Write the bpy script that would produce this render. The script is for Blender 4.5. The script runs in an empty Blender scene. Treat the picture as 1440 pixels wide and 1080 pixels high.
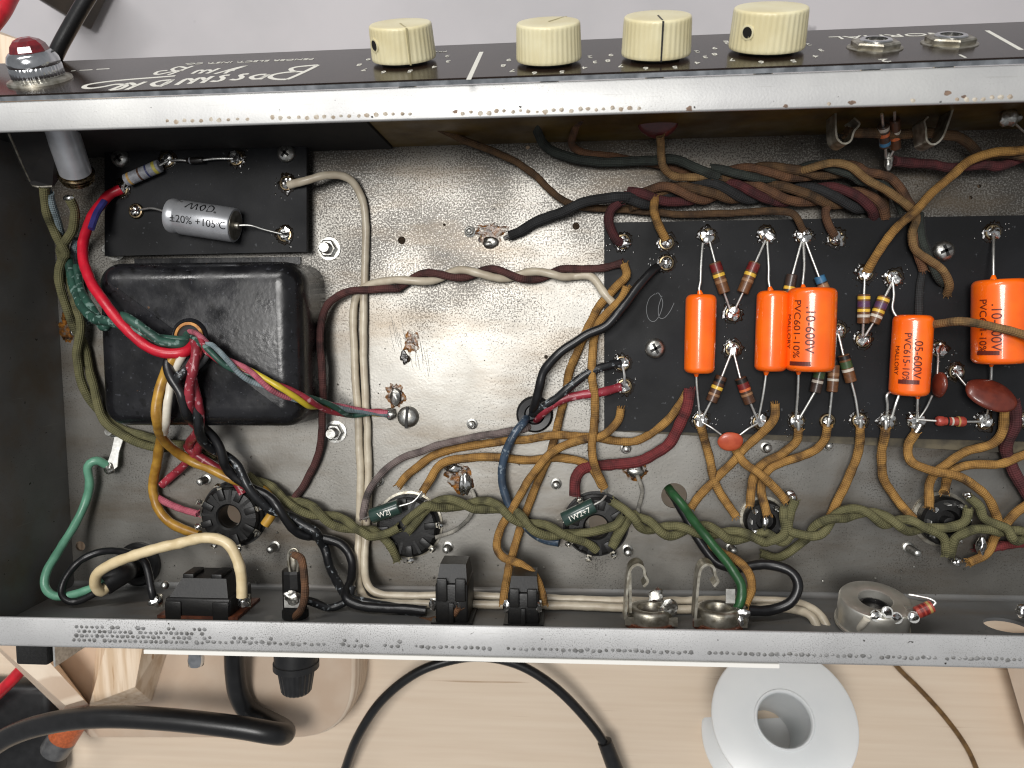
import bpy, bmesh, math, random
from mathutils import Vector as V, Matrix, noise
random.seed(7)
scn = bpy.context.scene
COL = scn.collection

# ------------------------------------------------------------------ camera
FPX, CAMH = 1080.0, 308.0            # focal length in photo pixels, camera height over the chassis floor (mm)
_a = V((80, 80, -1080)).normalized()  # straight-down direction in camera space
_x = V((1, 0.0043, 0)); _x = (_x - _a * _x.dot(_a)).normalized()
_z = -_a
_y = _z.cross(_x)
RC = Matrix((_x, _y, _z))
cam_d = bpy.data.cameras.new('camera'); cam = bpy.data.objects.new('camera', cam_d); COL.objects.link(cam)
cam_d.sensor_width = 36; cam_d.lens = 27.0; cam_d.clip_start = 0.01; cam_d.clip_end = 20
cam.matrix_world = Matrix.Translation((0, 0, CAMH / 1000)) @ RC.to_4x4()
cam_d.dof.use_dof = True; cam_d.dof.focus_distance = 0.295; cam_d.dof.aperture_fstop = 18.0
scn.camera = cam

# ------------------------------------------------------------------ light
w = bpy.data.worlds.new('World'); scn.world = w; w.use_nodes = True
w.node_tree.nodes['Background'].inputs[0].default_value = (0.95, 0.97, 1.0, 1)
w.node_tree.nodes['Background'].inputs[1].default_value = 0.27
def area(name, loc, size, sy, power, col, target=(0, 0, 0)):
    l = bpy.data.lights.new(name, 'AREA'); l.shape = 'RECTANGLE'; l.size = size; l.size_y = sy
    l.energy = power; l.color = col
    o = bpy.data.objects.new(name, l); COL.objects.link(o); o.location = loc
    o.rotation_euler = (V(target) - V(loc)).to_track_quat('-Z', 'Y').to_euler()
    return o
area('ceiling_lamp', (-0.20, 0.16, 1.35), 0.40, 0.44, 11.5, (1.0, 0.98, 0.95))
area('ceiling_lamp', (-0.50, 0.95, 1.10), 0.90, 0.16, 9.0, (1.0, 0.98, 0.95))
vs = scn.view_settings
vs.view_transform = 'Standard'; vs.look = 'None'; vs.exposure = 0.16; vs.gamma = 1.0
scn.cycles.use_denoising = True
scn.cycles.max_bounces = 8
scn.cycles.filter_width = 1.15

# ------------------------------------------------------------------ pixel helpers (mm -> m at the end)
def ray(px, py): return RC @ V((px - 720, 540 - py, -FPX))
def P(px, py, z=0.0):
    d = ray(px, py); t = (CAMH - z) / (-d.z)
    return V((d.x * t, d.y * t, z))
def mmpp(z=0): return (CAMH - z) / FPX          # mm per photo pixel at height z

# ------------------------------------------------------------------ materials
MAT = {}
def nd(nt, t, **kw):
    n = nt.nodes.new(t)
    for k, v in kw.items(): setattr(n, k, v)
    return n
def srgb(c):
    return tuple(((v / 255) / 12.92 if v / 255 <= .04045 else ((v / 255 + .055) / 1.055) ** 2.4) for v in c) + (1,)
def mat(name, c1, c2=None, scale=.25, rough=.5, metal=0., bump=.0, bscale=2., coat=0., speck=None, rvar=.0, lo=.38, hi=.62, stretch=(1, 1, 1), ior=1.5, trans=0., sss=0., sw=.06):
    """c1/c2 sRGB 0-255 mixed by a noise whose frequency is per mm; speck=(colour, frequency, threshold)"""
    m = bpy.data.materials.new(name); m.use_nodes = True; nt = m.node_tree; L = nt.links.new
    b = nt.nodes['Principled BSDF']
    tc = nd(nt, 'ShaderNodeTexCoord'); mp = nd(nt, 'ShaderNodeMapping'); mp.inputs['Scale'].default_value = [1000 * s for s in stretch]
    L(tc.outputs['Object'], mp.inputs[0])
    oi = nd(nt, 'ShaderNodeObjectInfo'); ad = nd(nt, 'ShaderNodeVectorMath', operation='ADD'); sc_ = nd(nt, 'ShaderNodeMath', operation='MULTIPLY'); sc_.inputs[1].default_value = 97.
    L(oi.outputs['Random'], sc_.inputs[0]); L(mp.outputs[0], ad.inputs[0]); L(sc_.outputs[0], ad.inputs[1])
    co = ad.outputs[0]
    col = None
    n1 = nd(nt, 'ShaderNodeTexNoise'); n1.inputs['Scale'].default_value = scale; n1.inputs['Detail'].default_value = 5; L(co, n1.inputs['Vector'])
    r1 = nd(nt, 'ShaderNodeMapRange'); r1.inputs[1].default_value = lo; r1.inputs[2].default_value = hi; L(n1.outputs[0], r1.inputs[0])
    mx = nd(nt, 'ShaderNodeMix', data_type='RGBA'); mx.inputs[6].default_value = srgb(c1); mx.inputs[7].default_value = srgb(c2 or c1); L(r1.outputs[0], mx.inputs[0])
    col = mx.outputs[2]
    if speck:
        for (scol, sf, th) in (speck if isinstance(speck[0][0], (tuple, list)) else [speck]):
            n2 = nd(nt, 'ShaderNodeTexNoise'); n2.inputs['Scale'].default_value = sf; n2.inputs['Detail'].default_value = 3; L(co, n2.inputs['Vector'])
            r2 = nd(nt, 'ShaderNodeMapRange'); r2.inputs[1].default_value = th; r2.inputs[2].default_value = th + sw; L(n2.outputs[0], r2.inputs[0])
            m2 = nd(nt, 'ShaderNodeMix', data_type='RGBA'); m2.inputs[7].default_value = srgb(scol); L(r2.outputs[0], m2.inputs[0]); L(col, m2.inputs[6]); col = m2.outputs[2]
    L(col, b.inputs['Base Color'])
    b.inputs['Metallic'].default_value = metal; b.inputs['IOR'].default_value = ior
    if rvar:
        n3 = nd(nt, 'ShaderNodeTexNoise'); n3.inputs['Scale'].default_value = scale * 1.7; n3.inputs['Detail'].default_value = 4; L(co, n3.inputs['Vector'])
        r3 = nd(nt, 'ShaderNodeMapRange'); r3.inputs[1].default_value = .3; r3.inputs[2].default_value = .7; r3.inputs[3].default_value = max(.03, rough - rvar); r3.inputs[4].default_value = rough + rvar
        L(n3.outputs[0], r3.inputs[0]); L(r3.outputs[0], b.inputs['Roughness'])
    else: b.inputs['Roughness'].default_value = rough
    if coat: b.inputs['Coat Weight'].default_value = coat; b.inputs['Coat Roughness'].default_value = .08
    if trans: b.inputs['Transmission Weight'].default_value = trans
    if sss: b.inputs['Subsurface Weight'].default_value = sss; b.inputs['Subsurface Scale'].default_value = .003; b.inputs['Subsurface Radius'].default_value = (1, 1, 1)
    if bump:
        n4 = nd(nt, 'ShaderNodeTexNoise'); n4.inputs['Scale'].default_value = bscale; n4.inputs['Detail'].default_value = 3; L(co, n4.inputs['Vector'])
        bp = nd(nt, 'ShaderNodeBump'); bp.inputs['Strength'].default_value = bump; bp.inputs['Distance'].default_value = .0004
        L(n4.outputs[0], bp.inputs['Height']); L(bp.outputs[0], b.inputs['Normal'])
    MAT[name] = m
    return m

def steel(name, c1, c2, dirt, rough, spk, grad=None, metal=.85, sc=.035, fs=1.5, bigw=.30, tarnish=False):
    """worn plated sheet steel: patchy plating, fine pitting, roughness that varies"""
    m = mat(name, c1, c2, sc, rough, metal, bump=.08, bscale=1.2, rvar=.035, lo=.3, hi=.7)
    nt = m.node_tree; L = nt.links.new; b = nt.nodes['Principled BSDF']
    prev = b.inputs['Base Color'].links[0].from_socket
    tc = nd(nt, 'ShaderNodeTexCoord'); mp = nd(nt, 'ShaderNodeMapping'); mp.inputs['Scale'].default_value = (1000,) * 3; L(tc.outputs['Object'], mp.inputs[0])
    big = nd(nt, 'ShaderNodeTexNoise'); big.inputs['Scale'].default_value = .02; big.inputs['Detail'].default_value = 3; L(mp.outputs[0], big.inputs[0])
    fine = nd(nt, 'ShaderNodeTexNoise'); fine.inputs['Scale'].default_value = fs; fine.inputs['Detail'].default_value = 4; fine.inputs['Roughness'].default_value = .7; L(mp.outputs[0], fine.inputs[0])
    th = nd(nt, 'ShaderNodeMath', operation='MULTIPLY_ADD'); th.inputs[1].default_value = bigw; L(big.outputs[0], th.inputs[0]); L(fine.outputs[0], th.inputs[2])
    src = th.outputs[0]
    if grad:   # a grimier band along one long edge of the plate (y in mm: from, to)
        sep = nd(nt, 'ShaderNodeSeparateXYZ'); L(mp.outputs[0], sep.inputs[0])
        g = nd(nt, 'ShaderNodeMapRange'); g.inputs[1].default_value = grad[0]; g.inputs[2].default_value = grad[1]; g.inputs[3].default_value = 0; g.inputs[4].default_value = grad[2]; L(sep.outputs[1], g.inputs[0])
        ad = nd(nt, 'ShaderNodeMath', operation='ADD'); L(src, ad.inputs[0]); L(g.outputs[0], ad.inputs[1]); src = ad.outputs[0]
    r = nd(nt, 'ShaderNodeMapRange'); r.inputs[1].default_value = spk; r.inputs[2].default_value = spk + .10; r.inputs[4].default_value = .85; L(src, r.inputs[0])
    mx = nd(nt, 'ShaderNodeMix', data_type='RGBA'); mx.inputs[7].default_value = srgb(dirt); L(r.outputs[0], mx.inputs[0]); L(prev, mx.inputs[6])
    out = mx.outputs[2]
    if tarnish:   # broad brownish smudges and wiped streaks in the plating
        mp3 = nd(nt, 'ShaderNodeMapping'); mp3.inputs['Scale'].default_value = (260, 1000, 1000); mp3.inputs['Rotation'].default_value = (0, 0, -.35); L(tc.outputs['Object'], mp3.inputs[0])
        tn = nd(nt, 'ShaderNodeTexNoise'); tn.inputs['Scale'].default_value = .045; tn.inputs['Detail'].default_value = 6; tn.inputs['Roughness'].default_value = .62; L(mp3.outputs[0], tn.inputs[0])
        tr_ = nd(nt, 'ShaderNodeMapRange'); tr_.inputs[1].default_value = .47; tr_.inputs[2].default_value = .70; tr_.inputs[4].default_value = .70; L(tn.outputs[0], tr_.inputs[0])
        tm = nd(nt, 'ShaderNodeMix', data_type='RGBA'); tm.inputs[7].default_value = srgb((104, 90, 72)); L(tr_.outputs[0], tm.inputs[0]); L(out, tm.inputs[6]); out = tm.outputs[2]
    # sparse larger dark pits
    vo = nd(nt, 'ShaderNodeTexNoise'); vo.inputs['Scale'].default_value = .42; vo.inputs['Detail'].default_value = 2; L(mp.outputs[0], vo.inputs[0])
    r2 = nd(nt, 'ShaderNodeMapRange'); r2.inputs[1].default_value = .735; r2.inputs[2].default_value = .755; L(vo.outputs[0], r2.inputs[0])
    m3 = nd(nt, 'ShaderNodeMix', data_type='RGBA'); m3.inputs[7].default_value = srgb((38, 34, 30)); L(r2.outputs[0], m3.inputs[0]); L(out, m3.inputs[6]); out = m3.outputs[2]
    # fine scratches
    mp2 = nd(nt, 'ShaderNodeMapping'); mp2.inputs['Scale'].default_value = (60, 2600, 60); mp2.inputs['Rotation'].default_value = (0, 0, .7); L(tc.outputs['Object'], mp2.inputs[0])
    sn = nd(nt, 'ShaderNodeTexNoise'); sn.inputs['Scale'].default_value = 1; sn.inputs['Detail'].default_value = 2; L(mp2.outputs[0], sn.inputs[0])
    r3 = nd(nt, 'ShaderNodeMapRange'); r3.inputs[1].default_value = .69; r3.inputs[2].default_value = .74; r3.inputs[4].default_value = .35; L(sn.outputs[0], r3.inputs[0])
    m4 = nd(nt, 'ShaderNodeMix', data_type='RGBA'); m4.inputs[7].default_value = srgb((150, 148, 142)); L(r3.outputs[0], m4.inputs[0]); L(out, m4.inputs[6]); out = m4.outputs[2]
    L(out, b.inputs['Base Color'])
    # dirt is not metallic
    mm = nd(nt, 'ShaderNodeMapRange'); mm.inputs[3].default_value = metal; mm.inputs[4].default_value = metal * .45; L(r.outputs[0], mm.inputs[0]); L(mm.outputs[0], b.inputs['Metallic'])
    return m

steel('floor_steel', (150, 148, 143), (130, 127, 121), (48, 43, 37), .39, .855, grad=(-35, 62, .17), bigw=.55, tarnish=True)
steel('wall_steel', (122, 122, 121), (98, 98, 97), (60, 57, 54), .52, .80, metal=.35, tarnish=True)
steel('front_lip_steel', (196, 196, 194), (176, 176, 176), (104, 96, 84), .50, .78, metal=.55, fs=2.4)
steel('rear_lip_steel', (190, 190, 190), (168, 168, 168), (70, 67, 64), .55, .71, metal=.45, fs=2.8)
mat('board_black', (24, 25, 28), (13, 14, 16), .035, .56, ior=1.33, bump=.06, bscale=1.5, speck=[((92, 95, 98), 2.2, .735), ((70, 72, 75), .5, .70)], rvar=.08)
mat('board_backing', (92, 84, 66), (60, 55, 46), .15, .6)
mat('panel_brown', (37, 27, 21), (31, 22, 17), .05, .20, ior=1.35, coat=.0, speck=((120, 112, 104), 1.1, .78))
mat('panel_edge', (196, 200, 204), (150, 154, 158), .2, .35, .9, rvar=.1)
mat('panel_print', (226, 224, 214), None, .3, .4)
mat('cream_plastic', (226, 218, 182), (214, 203, 162), .06, .36, sss=.15, bump=.03, bscale=1)
mat('knob_mark', (36, 36, 36), None, .3, .5)
mat('knob_mark_worn', (168, 158, 120), None, .3, .5)
mat('orange_dip', (255, 112, 16), (250, 100, 12), .1, .32, coat=.7, bump=.03, bscale=.5)
mat('orange_print', (92, 28, 14), None, .3, .45)
mat('solder', (232, 232, 230), (180, 180, 178), .8, .24, 1., bump=.3, bscale=.9, rvar=.1)
mat('solder_dull', (196, 195, 190), (150, 148, 142), .8, .38, 1., bump=.3, bscale=1.4, rvar=.1)
mat('tinned_lead', (232, 232, 228), (205, 204, 200), .6, .40, .9)
mat('burnt_flux', (20, 17, 14), (34, 26, 18), .7, .12, bump=.8, bscale=1.0, coat=.6)
mat('amber_flux', (150, 96, 34), (50, 30, 14), .4, .25, bump=.4, bscale=.8, speck=((206, 170, 100), .9, .66))
mat('eyelet_brass', (158, 142, 112), (98, 84, 66), .8, .3, 1., rvar=.1)
mat('screw_steel', (206, 206, 202), (160, 158, 152), .5, .38, 1., bump=.15, bscale=2)
mat('chrome', (215, 216, 218), (180, 182, 184), .2, .16, 1., rvar=.06)
mat('dull_nickel', (188, 184, 172), (140, 134, 120), .35, .40, .9, bump=.1, bscale=1)
mat('pale_nickel', (222, 220, 212), (196, 193, 184), .12, .36, .8, rvar=.05)
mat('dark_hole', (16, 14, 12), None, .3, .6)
mat('bakelite', (12, 12, 13), (20, 19, 18), .5, .44, bump=.12, bscale=1.5, speck=((96, 94, 90), 1.6, .72))
mat('black_enamel', (28, 28, 31), (17, 17, 19), .07, .27, bump=.16, bscale=.55, rvar=.12, speck=[((10, 10, 11), .32, .60), ((54, 55, 60), .6, .66), ((92, 66, 46), .3, .735), ((128, 130, 134), 1.9, .73)])
mat('fish_paper', (17, 16, 16), (24, 22, 21), .2, .7)
mat('brass_plate', (112, 88, 30), (84, 62, 22), .06, .42, .55, rvar=.1)
mat('phenolic_brown', (112, 62, 40), (78, 40, 26), .4, .4, bump=.1)
mat('fibre_tan', (196, 140, 72), (160, 104, 50), .4, .6)
mat('rubber_black', (19, 19, 20), (30, 30, 31), .2, .42, bump=.05, bscale=1.5)
mat('red_jewel', (118, 8, 20), (90, 4, 14), .4, .08, coat=.8)
mat('capacitor_foil', (200, 202, 206), (186, 188, 192), .2, .34, .55, coat=.3)
mat('print_black', (24, 24, 26), None, .3, .5)
mat('wood_ply', (230, 212, 190), (223, 203, 180), .42, .6, bump=.08, bscale=.8, stretch=(.045, 1, 1), lo=.3, hi=.72, speck=[((176, 146, 116), .22, .70), ((140, 108, 82), .5, .755)])
mat('wood_block', (232, 212, 188), (208, 182, 152), .35, .6, bump=.08, bscale=.8, stretch=(1, .06, 1), speck=[((180, 146, 112), .4, .68), ((130, 98, 72), .5, .76)])
mat('spool_white', (238, 240, 240), (230, 233, 234), .03, .32, sss=.4)
mat('solder_coil', (92, 92, 90), (60, 60, 58), .8, .4, .8)
mat('white_label', (226, 224, 218), None, .1, .5)
mat('backdrop_grey', (186, 183, 186), (176, 174, 177), .012, .6, speck=((150, 147, 150), .05, .74))
mat('foam_black', (18, 18, 18), (30, 30, 30), 1.2, .9, bump=.5, bscale=2)
mat('dark_box', (70, 60, 48), (52, 44, 36), .04, .6)
mat('chalk', (112, 114, 116), None, .3, .8)
mat('scratch_grey', (112, 110, 106), None, .3, .7)
def cloth(name, c1, c2, c3=None):
    """braided cotton covering: a diamond weave along the wire (UV), soaked with grime in patches"""
    m = mat(name, c1, c2, .22, .85, lo=.34, hi=.68, sw=.22, speck=[(c3 or tuple(int(v * .5) for v in c1), .16, .50), (tuple(min(255, int(v * 1.25 + 12)) for v in c1), 1.9, .66)])
    nt = m.node_tree; L = nt.links.new; b = nt.nodes['Principled BSDF']; prev = b.inputs['Base Color'].links[0].from_socket
    uv = nd(nt, 'ShaderNodeUVMap'); sp = nd(nt, 'ShaderNodeSeparateXYZ'); L(uv.outputs[0], sp.inputs[0])
    def wave(sign):
        a = nd(nt, 'ShaderNodeMath', operation='MULTIPLY'); a.inputs[1].default_value = 2 * math.pi * 7 * sign; L(sp.outputs[0], a.inputs[0])
        c = nd(nt, 'ShaderNodeMath', operation='MULTIPLY_ADD'); c.inputs[1].default_value = 2 * math.pi / 1.7; L(sp.outputs[1], c.inputs[0]); L(a.outputs[0], c.inputs[2])
        d = nd(nt, 'ShaderNodeMath', operation='SINE'); L(c.outputs[0], d.inputs[0]); return d.outputs[0]
    mu = nd(nt, 'ShaderNodeMath', operation='MULTIPLY'); L(wave(1), mu.inputs[0]); L(wave(-1), mu.inputs[1])
    r = nd(nt, 'ShaderNodeMapRange'); r.inputs[1].default_value = -.7; r.inputs[2].default_value = .5; r.inputs[3].default_value = .22; r.inputs[4].default_value = 0; L(mu.outputs[0], r.inputs[0])
    mx = nd(nt, 'ShaderNodeMix', data_type='RGBA'); mx.inputs[7].default_value = srgb(tuple(int(v * .42) for v in c1)); L(r.outputs[0], mx.inputs[0]); L(prev, mx.inputs[6]); L(mx.outputs[2], b.inputs['Base Color'])
    bp = nd(nt, 'ShaderNodeBump'); bp.inputs['Strength'].default_value = .4; bp.inputs['Distance'].default_value = .0005; L(mu.outputs[0], bp.inputs['Height']); L(bp.outputs[0], b.inputs['Normal'])
cloth('cloth_gold', (170, 128, 66), (130, 94, 46), (74, 52, 28))
cloth('cloth_tan', (142, 112, 70), (108, 80, 48))
cloth('cloth_brown', (98, 72, 44), (70, 50, 32))
cloth('cloth_rust', (110, 76, 50), (80, 54, 38))
cloth('cloth_black', (44, 45, 46), (32, 32, 33), (22, 22, 22))
cloth('cloth_darkgreen', (52, 58, 52), (40, 44, 40))
cloth('cloth_red', (124, 46, 46), (94, 34, 36))
cloth('cloth_wine', (88, 38, 40), (64, 28, 30))
cloth('cloth_maroon', (92, 54, 50), (70, 40, 38))
cloth('cloth_olive', (112, 108, 74), (90, 88, 58), (58, 56, 36))
cloth('cloth_bluegrey', (136, 150, 154), (98, 114, 120))
cloth('cloth_mauve', (128, 116, 112), (100, 86, 84))
cloth('cloth_pink', (190, 106, 120), (156, 66, 84))
cloth('braid_tin', (170, 166, 156), (110, 106, 98))
def pvc(name, c, c2=None, dust=None):
    mat(name, c, c2 or tuple(int(v * .86) for v in c), .2, .34, bump=.08, bscale=1.2, speck=(dust, .55, .60) if dust else None)
pvc('pvc_red', (196, 28, 48), (176, 22, 42)); pvc('pvc_redblue', (58, 56, 120))
pvc('pvc_red_dusty', (150, 48, 60), (122, 38, 48), (188, 132, 138))
pvc('pvc_black', (24, 24, 26)); pvc('pvc_black_dusty', (30, 31, 33), None, (128, 134, 138))
mat('pvc_green', (44, 80, 68), (34, 60, 52), .2, .45, bump=.1, bscale=1.2, speck=((104, 130, 122), .4, .56)); pvc('pvc_mint', (104, 158, 132), (90, 140, 116))
pvc('pvc_deepgreen', (40, 82, 48)); pvc('pvc_yellow', (180, 138, 56), (146, 106, 40)); pvc('pvc_lemon', (206, 182, 50))
pvc('pvc_cream', (220, 202, 164), (204, 184, 144)); pvc('pvc_beige', (196, 186, 166), (180, 168, 148))
pvc('pvc_offwhite', (218, 212, 198), (200, 192, 176)); pvc('pvc_blue', (58, 74, 92), (46, 58, 72), (118, 130, 140))
pvc('pvc_grey', (104, 104, 104), (76, 76, 78)); pvc('cable_black', (22, 22, 23), (28, 28, 29))
pvc('cable_red', (196, 30, 44)); pvc('string_brown', (122, 92, 52), (96, 70, 38))
for nm, c in dict(rb_brown=(82, 52, 34), rb_body=(108, 70, 42), rb_red=(116, 32, 30), rb_yellow=(232, 190, 70), rb_tan=(150, 112, 80), rb_violet=(92, 60, 92),
                  rb_white=(206, 198, 184), rb_black=(30, 26, 24), rb_green=(62, 84, 52), rb_blue=(58, 112, 150), rb_orange=(206, 106, 60), rb_grey=(150, 152, 158),
                  rb_filmred=(164, 66, 54), rb_gold=(186, 150, 90), rb_navy=(58, 62, 104), rb_lemon=(190, 178, 84), rb_darkbody=(66, 50, 42)).items():
    mat(nm, c, tuple(int(v * .86) for v in c), .9, .38, coat=.15)
mat('disc_orange', (186, 86, 56), (170, 72, 46), .3, .35, bump=.1, bscale=1, coat=.2)
mat('disc_brown', (104, 44, 30), (88, 36, 26), .3, .32, bump=.08, bscale=1, coat=.3)
mat('disc_wine', (84, 24, 26), (66, 18, 20), .3, .35, coat=.3)
mat('cap_green', (44, 66, 60), (36, 54, 50), .3, .3, coat=.3)

m_ = MAT['amber_flux']; nt_ = m_.node_tree; b_ = nt_.nodes['Principled BSDF']
tc_ = nd(nt_, 'ShaderNodeTexCoord'); mp_ = nd(nt_, 'ShaderNodeMapping'); mp_.inputs['Scale'].default_value = (1000,) * 3; nt_.links.new(tc_.outputs['Object'], mp_.inputs[0])
no_ = nd(nt_, 'ShaderNodeTexNoise'); no_.inputs['Scale'].default_value = .42; no_.inputs['Detail'].default_value = 5; nt_.links.new(mp_.outputs[0], no_.inputs[0])
mr_ = nd(nt_, 'ShaderNodeMapRange'); mr_.inputs[1].default_value = .40; mr_.inputs[2].default_value = .60; mr_.inputs[3].default_value = .08; nt_.links.new(no_.outputs[0], mr_.inputs[0]); nt_.links.new(mr_.outputs[0], b_.inputs['Alpha'])

# ------------------------------------------------------------------ mesh helpers (all lengths in mm, scaled to metres on build)
ROOT = {}                                             # world position (mm) of every object that parents others
def tag(o, label=None, cat=None, group=None, kind=None):
    for k, v in (('label', label), ('category', cat), ('group', group), ('kind', kind)):
        if v: o[k] = v
    return o
def thing(name, label, cat, loc, group=None):
    o = bpy.data.objects.new(name, None); COL.objects.link(o); o.empty_display_size = .005
    o.location = V(loc) * .001; ROOT[o.name] = V(loc)
    return tag(o, label, cat, group)
def finish(me, smooth, angle=38):
    if smooth:
        me.polygons.foreach_set('use_smooth', [True] * len(me.polygons))
        if angle: me.set_sharp_from_angle(angle=math.radians(angle))
def place(me, name, material, parent=None, at=None):
    """links a mesh; `at` = world position of its origin in mm"""
    o = bpy.data.objects.new(name, me); COL.objects.link(o)
    if material and not me.materials: me.materials.append(MAT[material])
    at = V(at or (0, 0, 0)); ROOT[o.name] = at
    if parent: o.parent = parent; o.location = (at - ROOT[parent.name]) * .001
    else: o.location = at * .001
    return o
class B:
    def __init__(s): s.v = []; s.f = []
    def add(s, vs, fs):
        k = len(s.v); s.v += [V(p) for p in vs]; s.f += [tuple(i + k for i in f) for f in fs]; return s
    def box(s, c, size, ax=None):
        c = V(c); X, Y, Z = ax or (V((1, 0, 0)), V((0, 1, 0)), V((0, 0, 1)))
        a, b, d = (q / 2 for q in size)
        return s.add([c + X * (i * a) + Y * (j * b) + Z * (k * d) for k in (-1, 1) for j in (-1, 1) for i in (-1, 1)],
                     [(0, 2, 3, 1), (4, 5, 7, 6), (0, 1, 5, 4), (2, 6, 7, 3), (0, 4, 6, 2), (1, 3, 7, 5)])
    def hexa(s, p):   # 8 corners: bottom loop 4, top loop 4
        return s.add(p, [(3, 2, 1, 0), (4, 5, 6, 7), (0, 1, 5, 4), (1, 2, 6, 5), (2, 3, 7, 6), (3, 0, 4, 7)])
    def rings(s, rings, cap=True, close=False):
        n = len(rings[0]); k = len(s.v); s.v += [V(p) for r in rings for p in r]
        m = len(rings)
        for i in range(m if close else m - 1):
            i2 = (i + 1) % m
            for j in range(n):
                j2 = (j + 1) % n
                s.f.append((k + i * n + j, k + i * n + j2, k + i2 * n + j2, k + i2 * n + j))
        if cap and not close:
            s.f.append(tuple(k + j for j in reversed(range(n)))); s.f.append(tuple(k + (m - 1) * n + j for j in range(n)))
        return s
    def lathe(s, o, axis, prof, n=20, sx=1., side=None, cap=True, close=False, mod=None):
        """prof = [(radius, distance along axis)]"""
        o = V(o); A = V(axis).normalized(); S, U = frame(A, side)
        return s.rings([[o + A * h + (S * (math.cos(t) * r * sx) + U * (math.sin(t) * r)) * (mod(t) if mod else 1) for t in (2 * math.pi * j / n for j in range(n))] for r, h in prof], cap, close)
    def cyl(s, p0, p1, r0, r1=None, n=16):
        p0, p1 = V(p0), V(p1); r1 = r0 if r1 is None else r1
        return s.lathe(p0, p1 - p0, [(r0, 0), (r1, (p1 - p0).length)], n)
    def tube(s, pts, r, n=8, wob=0., taper=None):
        return s.rings(tube_rings(pts, r, n, wob, taper))
    def ribbon(s, pts, up, w, t=.05):
        """flat strip of width w along pts lying in the plane with normal up"""
        rs = []
        for i, p in enumerate(pts):
            d = (pts[min(i + 1, len(pts) - 1)] - pts[max(i - 1, 0)]).normalized(); sd = up.cross(d).normalized()
            ww = w(i / (len(pts) - 1)) if callable(w) else w
            rs.append([p + sd * ww / 2, p - sd * ww / 2, p - sd * ww / 2 + up * t, p + sd * ww / 2 + up * t])
        return s.rings(rs)
    def prism(s, poly, d):
        n = len(poly); d = V(d)
        return s.add([V(p) for p in poly] + [V(p) + d for p in poly], [tuple(reversed(range(n))), tuple(range(n, 2 * n))] + [(i, (i + 1) % n, n + (i + 1) % n, n + i) for i in range(n)])
    def blob(s, c, r, flat=1., amp=.18, seed=0, sub=2, freq=.9):
        bm = bmesh.new(); bmesh.ops.create_icosphere(bm, subdivisions=sub, radius=1)
        c = V(c); off = V((seed * 3.1, seed * 1.7, seed * .9)); vs = []
        rr = r if isinstance(r, (tuple, list)) else (r, r, r * flat)
        for v in bm.verts:
            k = 1 + amp * noise.noise(v.co * freq * 1.6 + off) * 2
            vs.append(c + V((v.co.x * rr[0] * k, v.co.y * rr[1] * k, v.co.z * rr[2] * k)))
        bm.verts.index_update(); s.add(vs, [[v.index for v in f.verts] for f in bm.faces]); bm.free(); return s
    def rbox(s, c, size, r, seg=3, ax=None):
        bm = bmesh.new(); bmesh.ops.create_cube(bm, size=1)
        for v in bm.verts: v.co = V((v.co.x * size[0], v.co.y * size[1], v.co.z * size[2]))
        bmesh.ops.bevel(bm, geom=bm.edges[:], offset=r, segments=seg, affect='EDGES', profile=.5)
        bm.verts.index_update(); c = V(c); X, Y, Z = ax or (V((1, 0, 0)), V((0, 1, 0)), V((0, 0, 1)))
        s.add([c + X * v.co.x + Y * v.co.y + Z * v.co.z for v in bm.verts], [[v.index for v in f.verts] for f in bm.faces]); bm.free(); return s
    def mesh(s, name, org=(0, 0, 0), smooth=True, angle=38):
        me = bpy.data.meshes.new(name); o = V(org)
        me.from_pydata([tuple((p - o) * .001) for p in s.v], [], s.f)
        bm = bmesh.new(); bm.from_mesh(me); bmesh.ops.recalc_face_normals(bm, faces=bm.faces[:]); bm.to_mesh(me); bm.free()
        finish(me, smooth, angle); return me
    def build(s, name, material, parent=None, smooth=True, angle=38, at=None):
        org = V(at) if at else (ROOT[parent.name] if parent else sum(s.v, V()) / len(s.v))
        return place(s.mesh(name, org, smooth, angle), name, material, parent, org)
def frame(A, side=None):
    h = V(side) if side else (V((0, 0, 1)) if abs(A.z) < .9 else V((1, 0, 0)))
    S = (h - A * h.dot(A)).normalized(); return S, A.cross(S)
def spline(pts, step=1.0):
    p = [V(q) for q in pts]
    if len(p) == 2: p = [p[0], p[0].lerp(p[1], .5), p[1]]
    e = [p[0] * 2 - p[1]] + p + [p[-1] * 2 - p[-2]]; out = []
    for i in range(1, len(e) - 2):
        a, b, c, d = e[i - 1:i + 3]; n = max(2, int((c - b).length / step))
        for k in range(n):
            t = k / n
            out.append(.5 * ((2 * b) + (c - a) * t + (2 * a - 5 * b + 4 * c - d) * t * t + (3 * b - a - 3 * c + d) * t ** 3))
    return out + [p[-1]]
def tube_rings(pts, r, n=8, wob=0., taper=None):
    rs = []; T0 = None; S = None; sd = random.random() * 50
    for i, p in enumerate(pts):
        T = (pts[min(i + 1, len(pts) - 1)] - pts[max(i - 1, 0)]).normalized()
        if S is None: S, U = frame(T)
        else:
            S = (S - T * S.dot(T)).normalized(); U = T.cross(S)
        k = r * (1 + wob * noise.noise(V((i * .35 + sd, sd, 0)))) * (taper(i / (len(pts) - 1)) if taper else 1)
        rs.append([p + (S * math.cos(t) + U * math.sin(t)) * k for t in (2 * math.pi * j / n for j in range(n))])
    return rs
def px(pts): return [P(*q) for q in pts]
GR = {}
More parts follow.
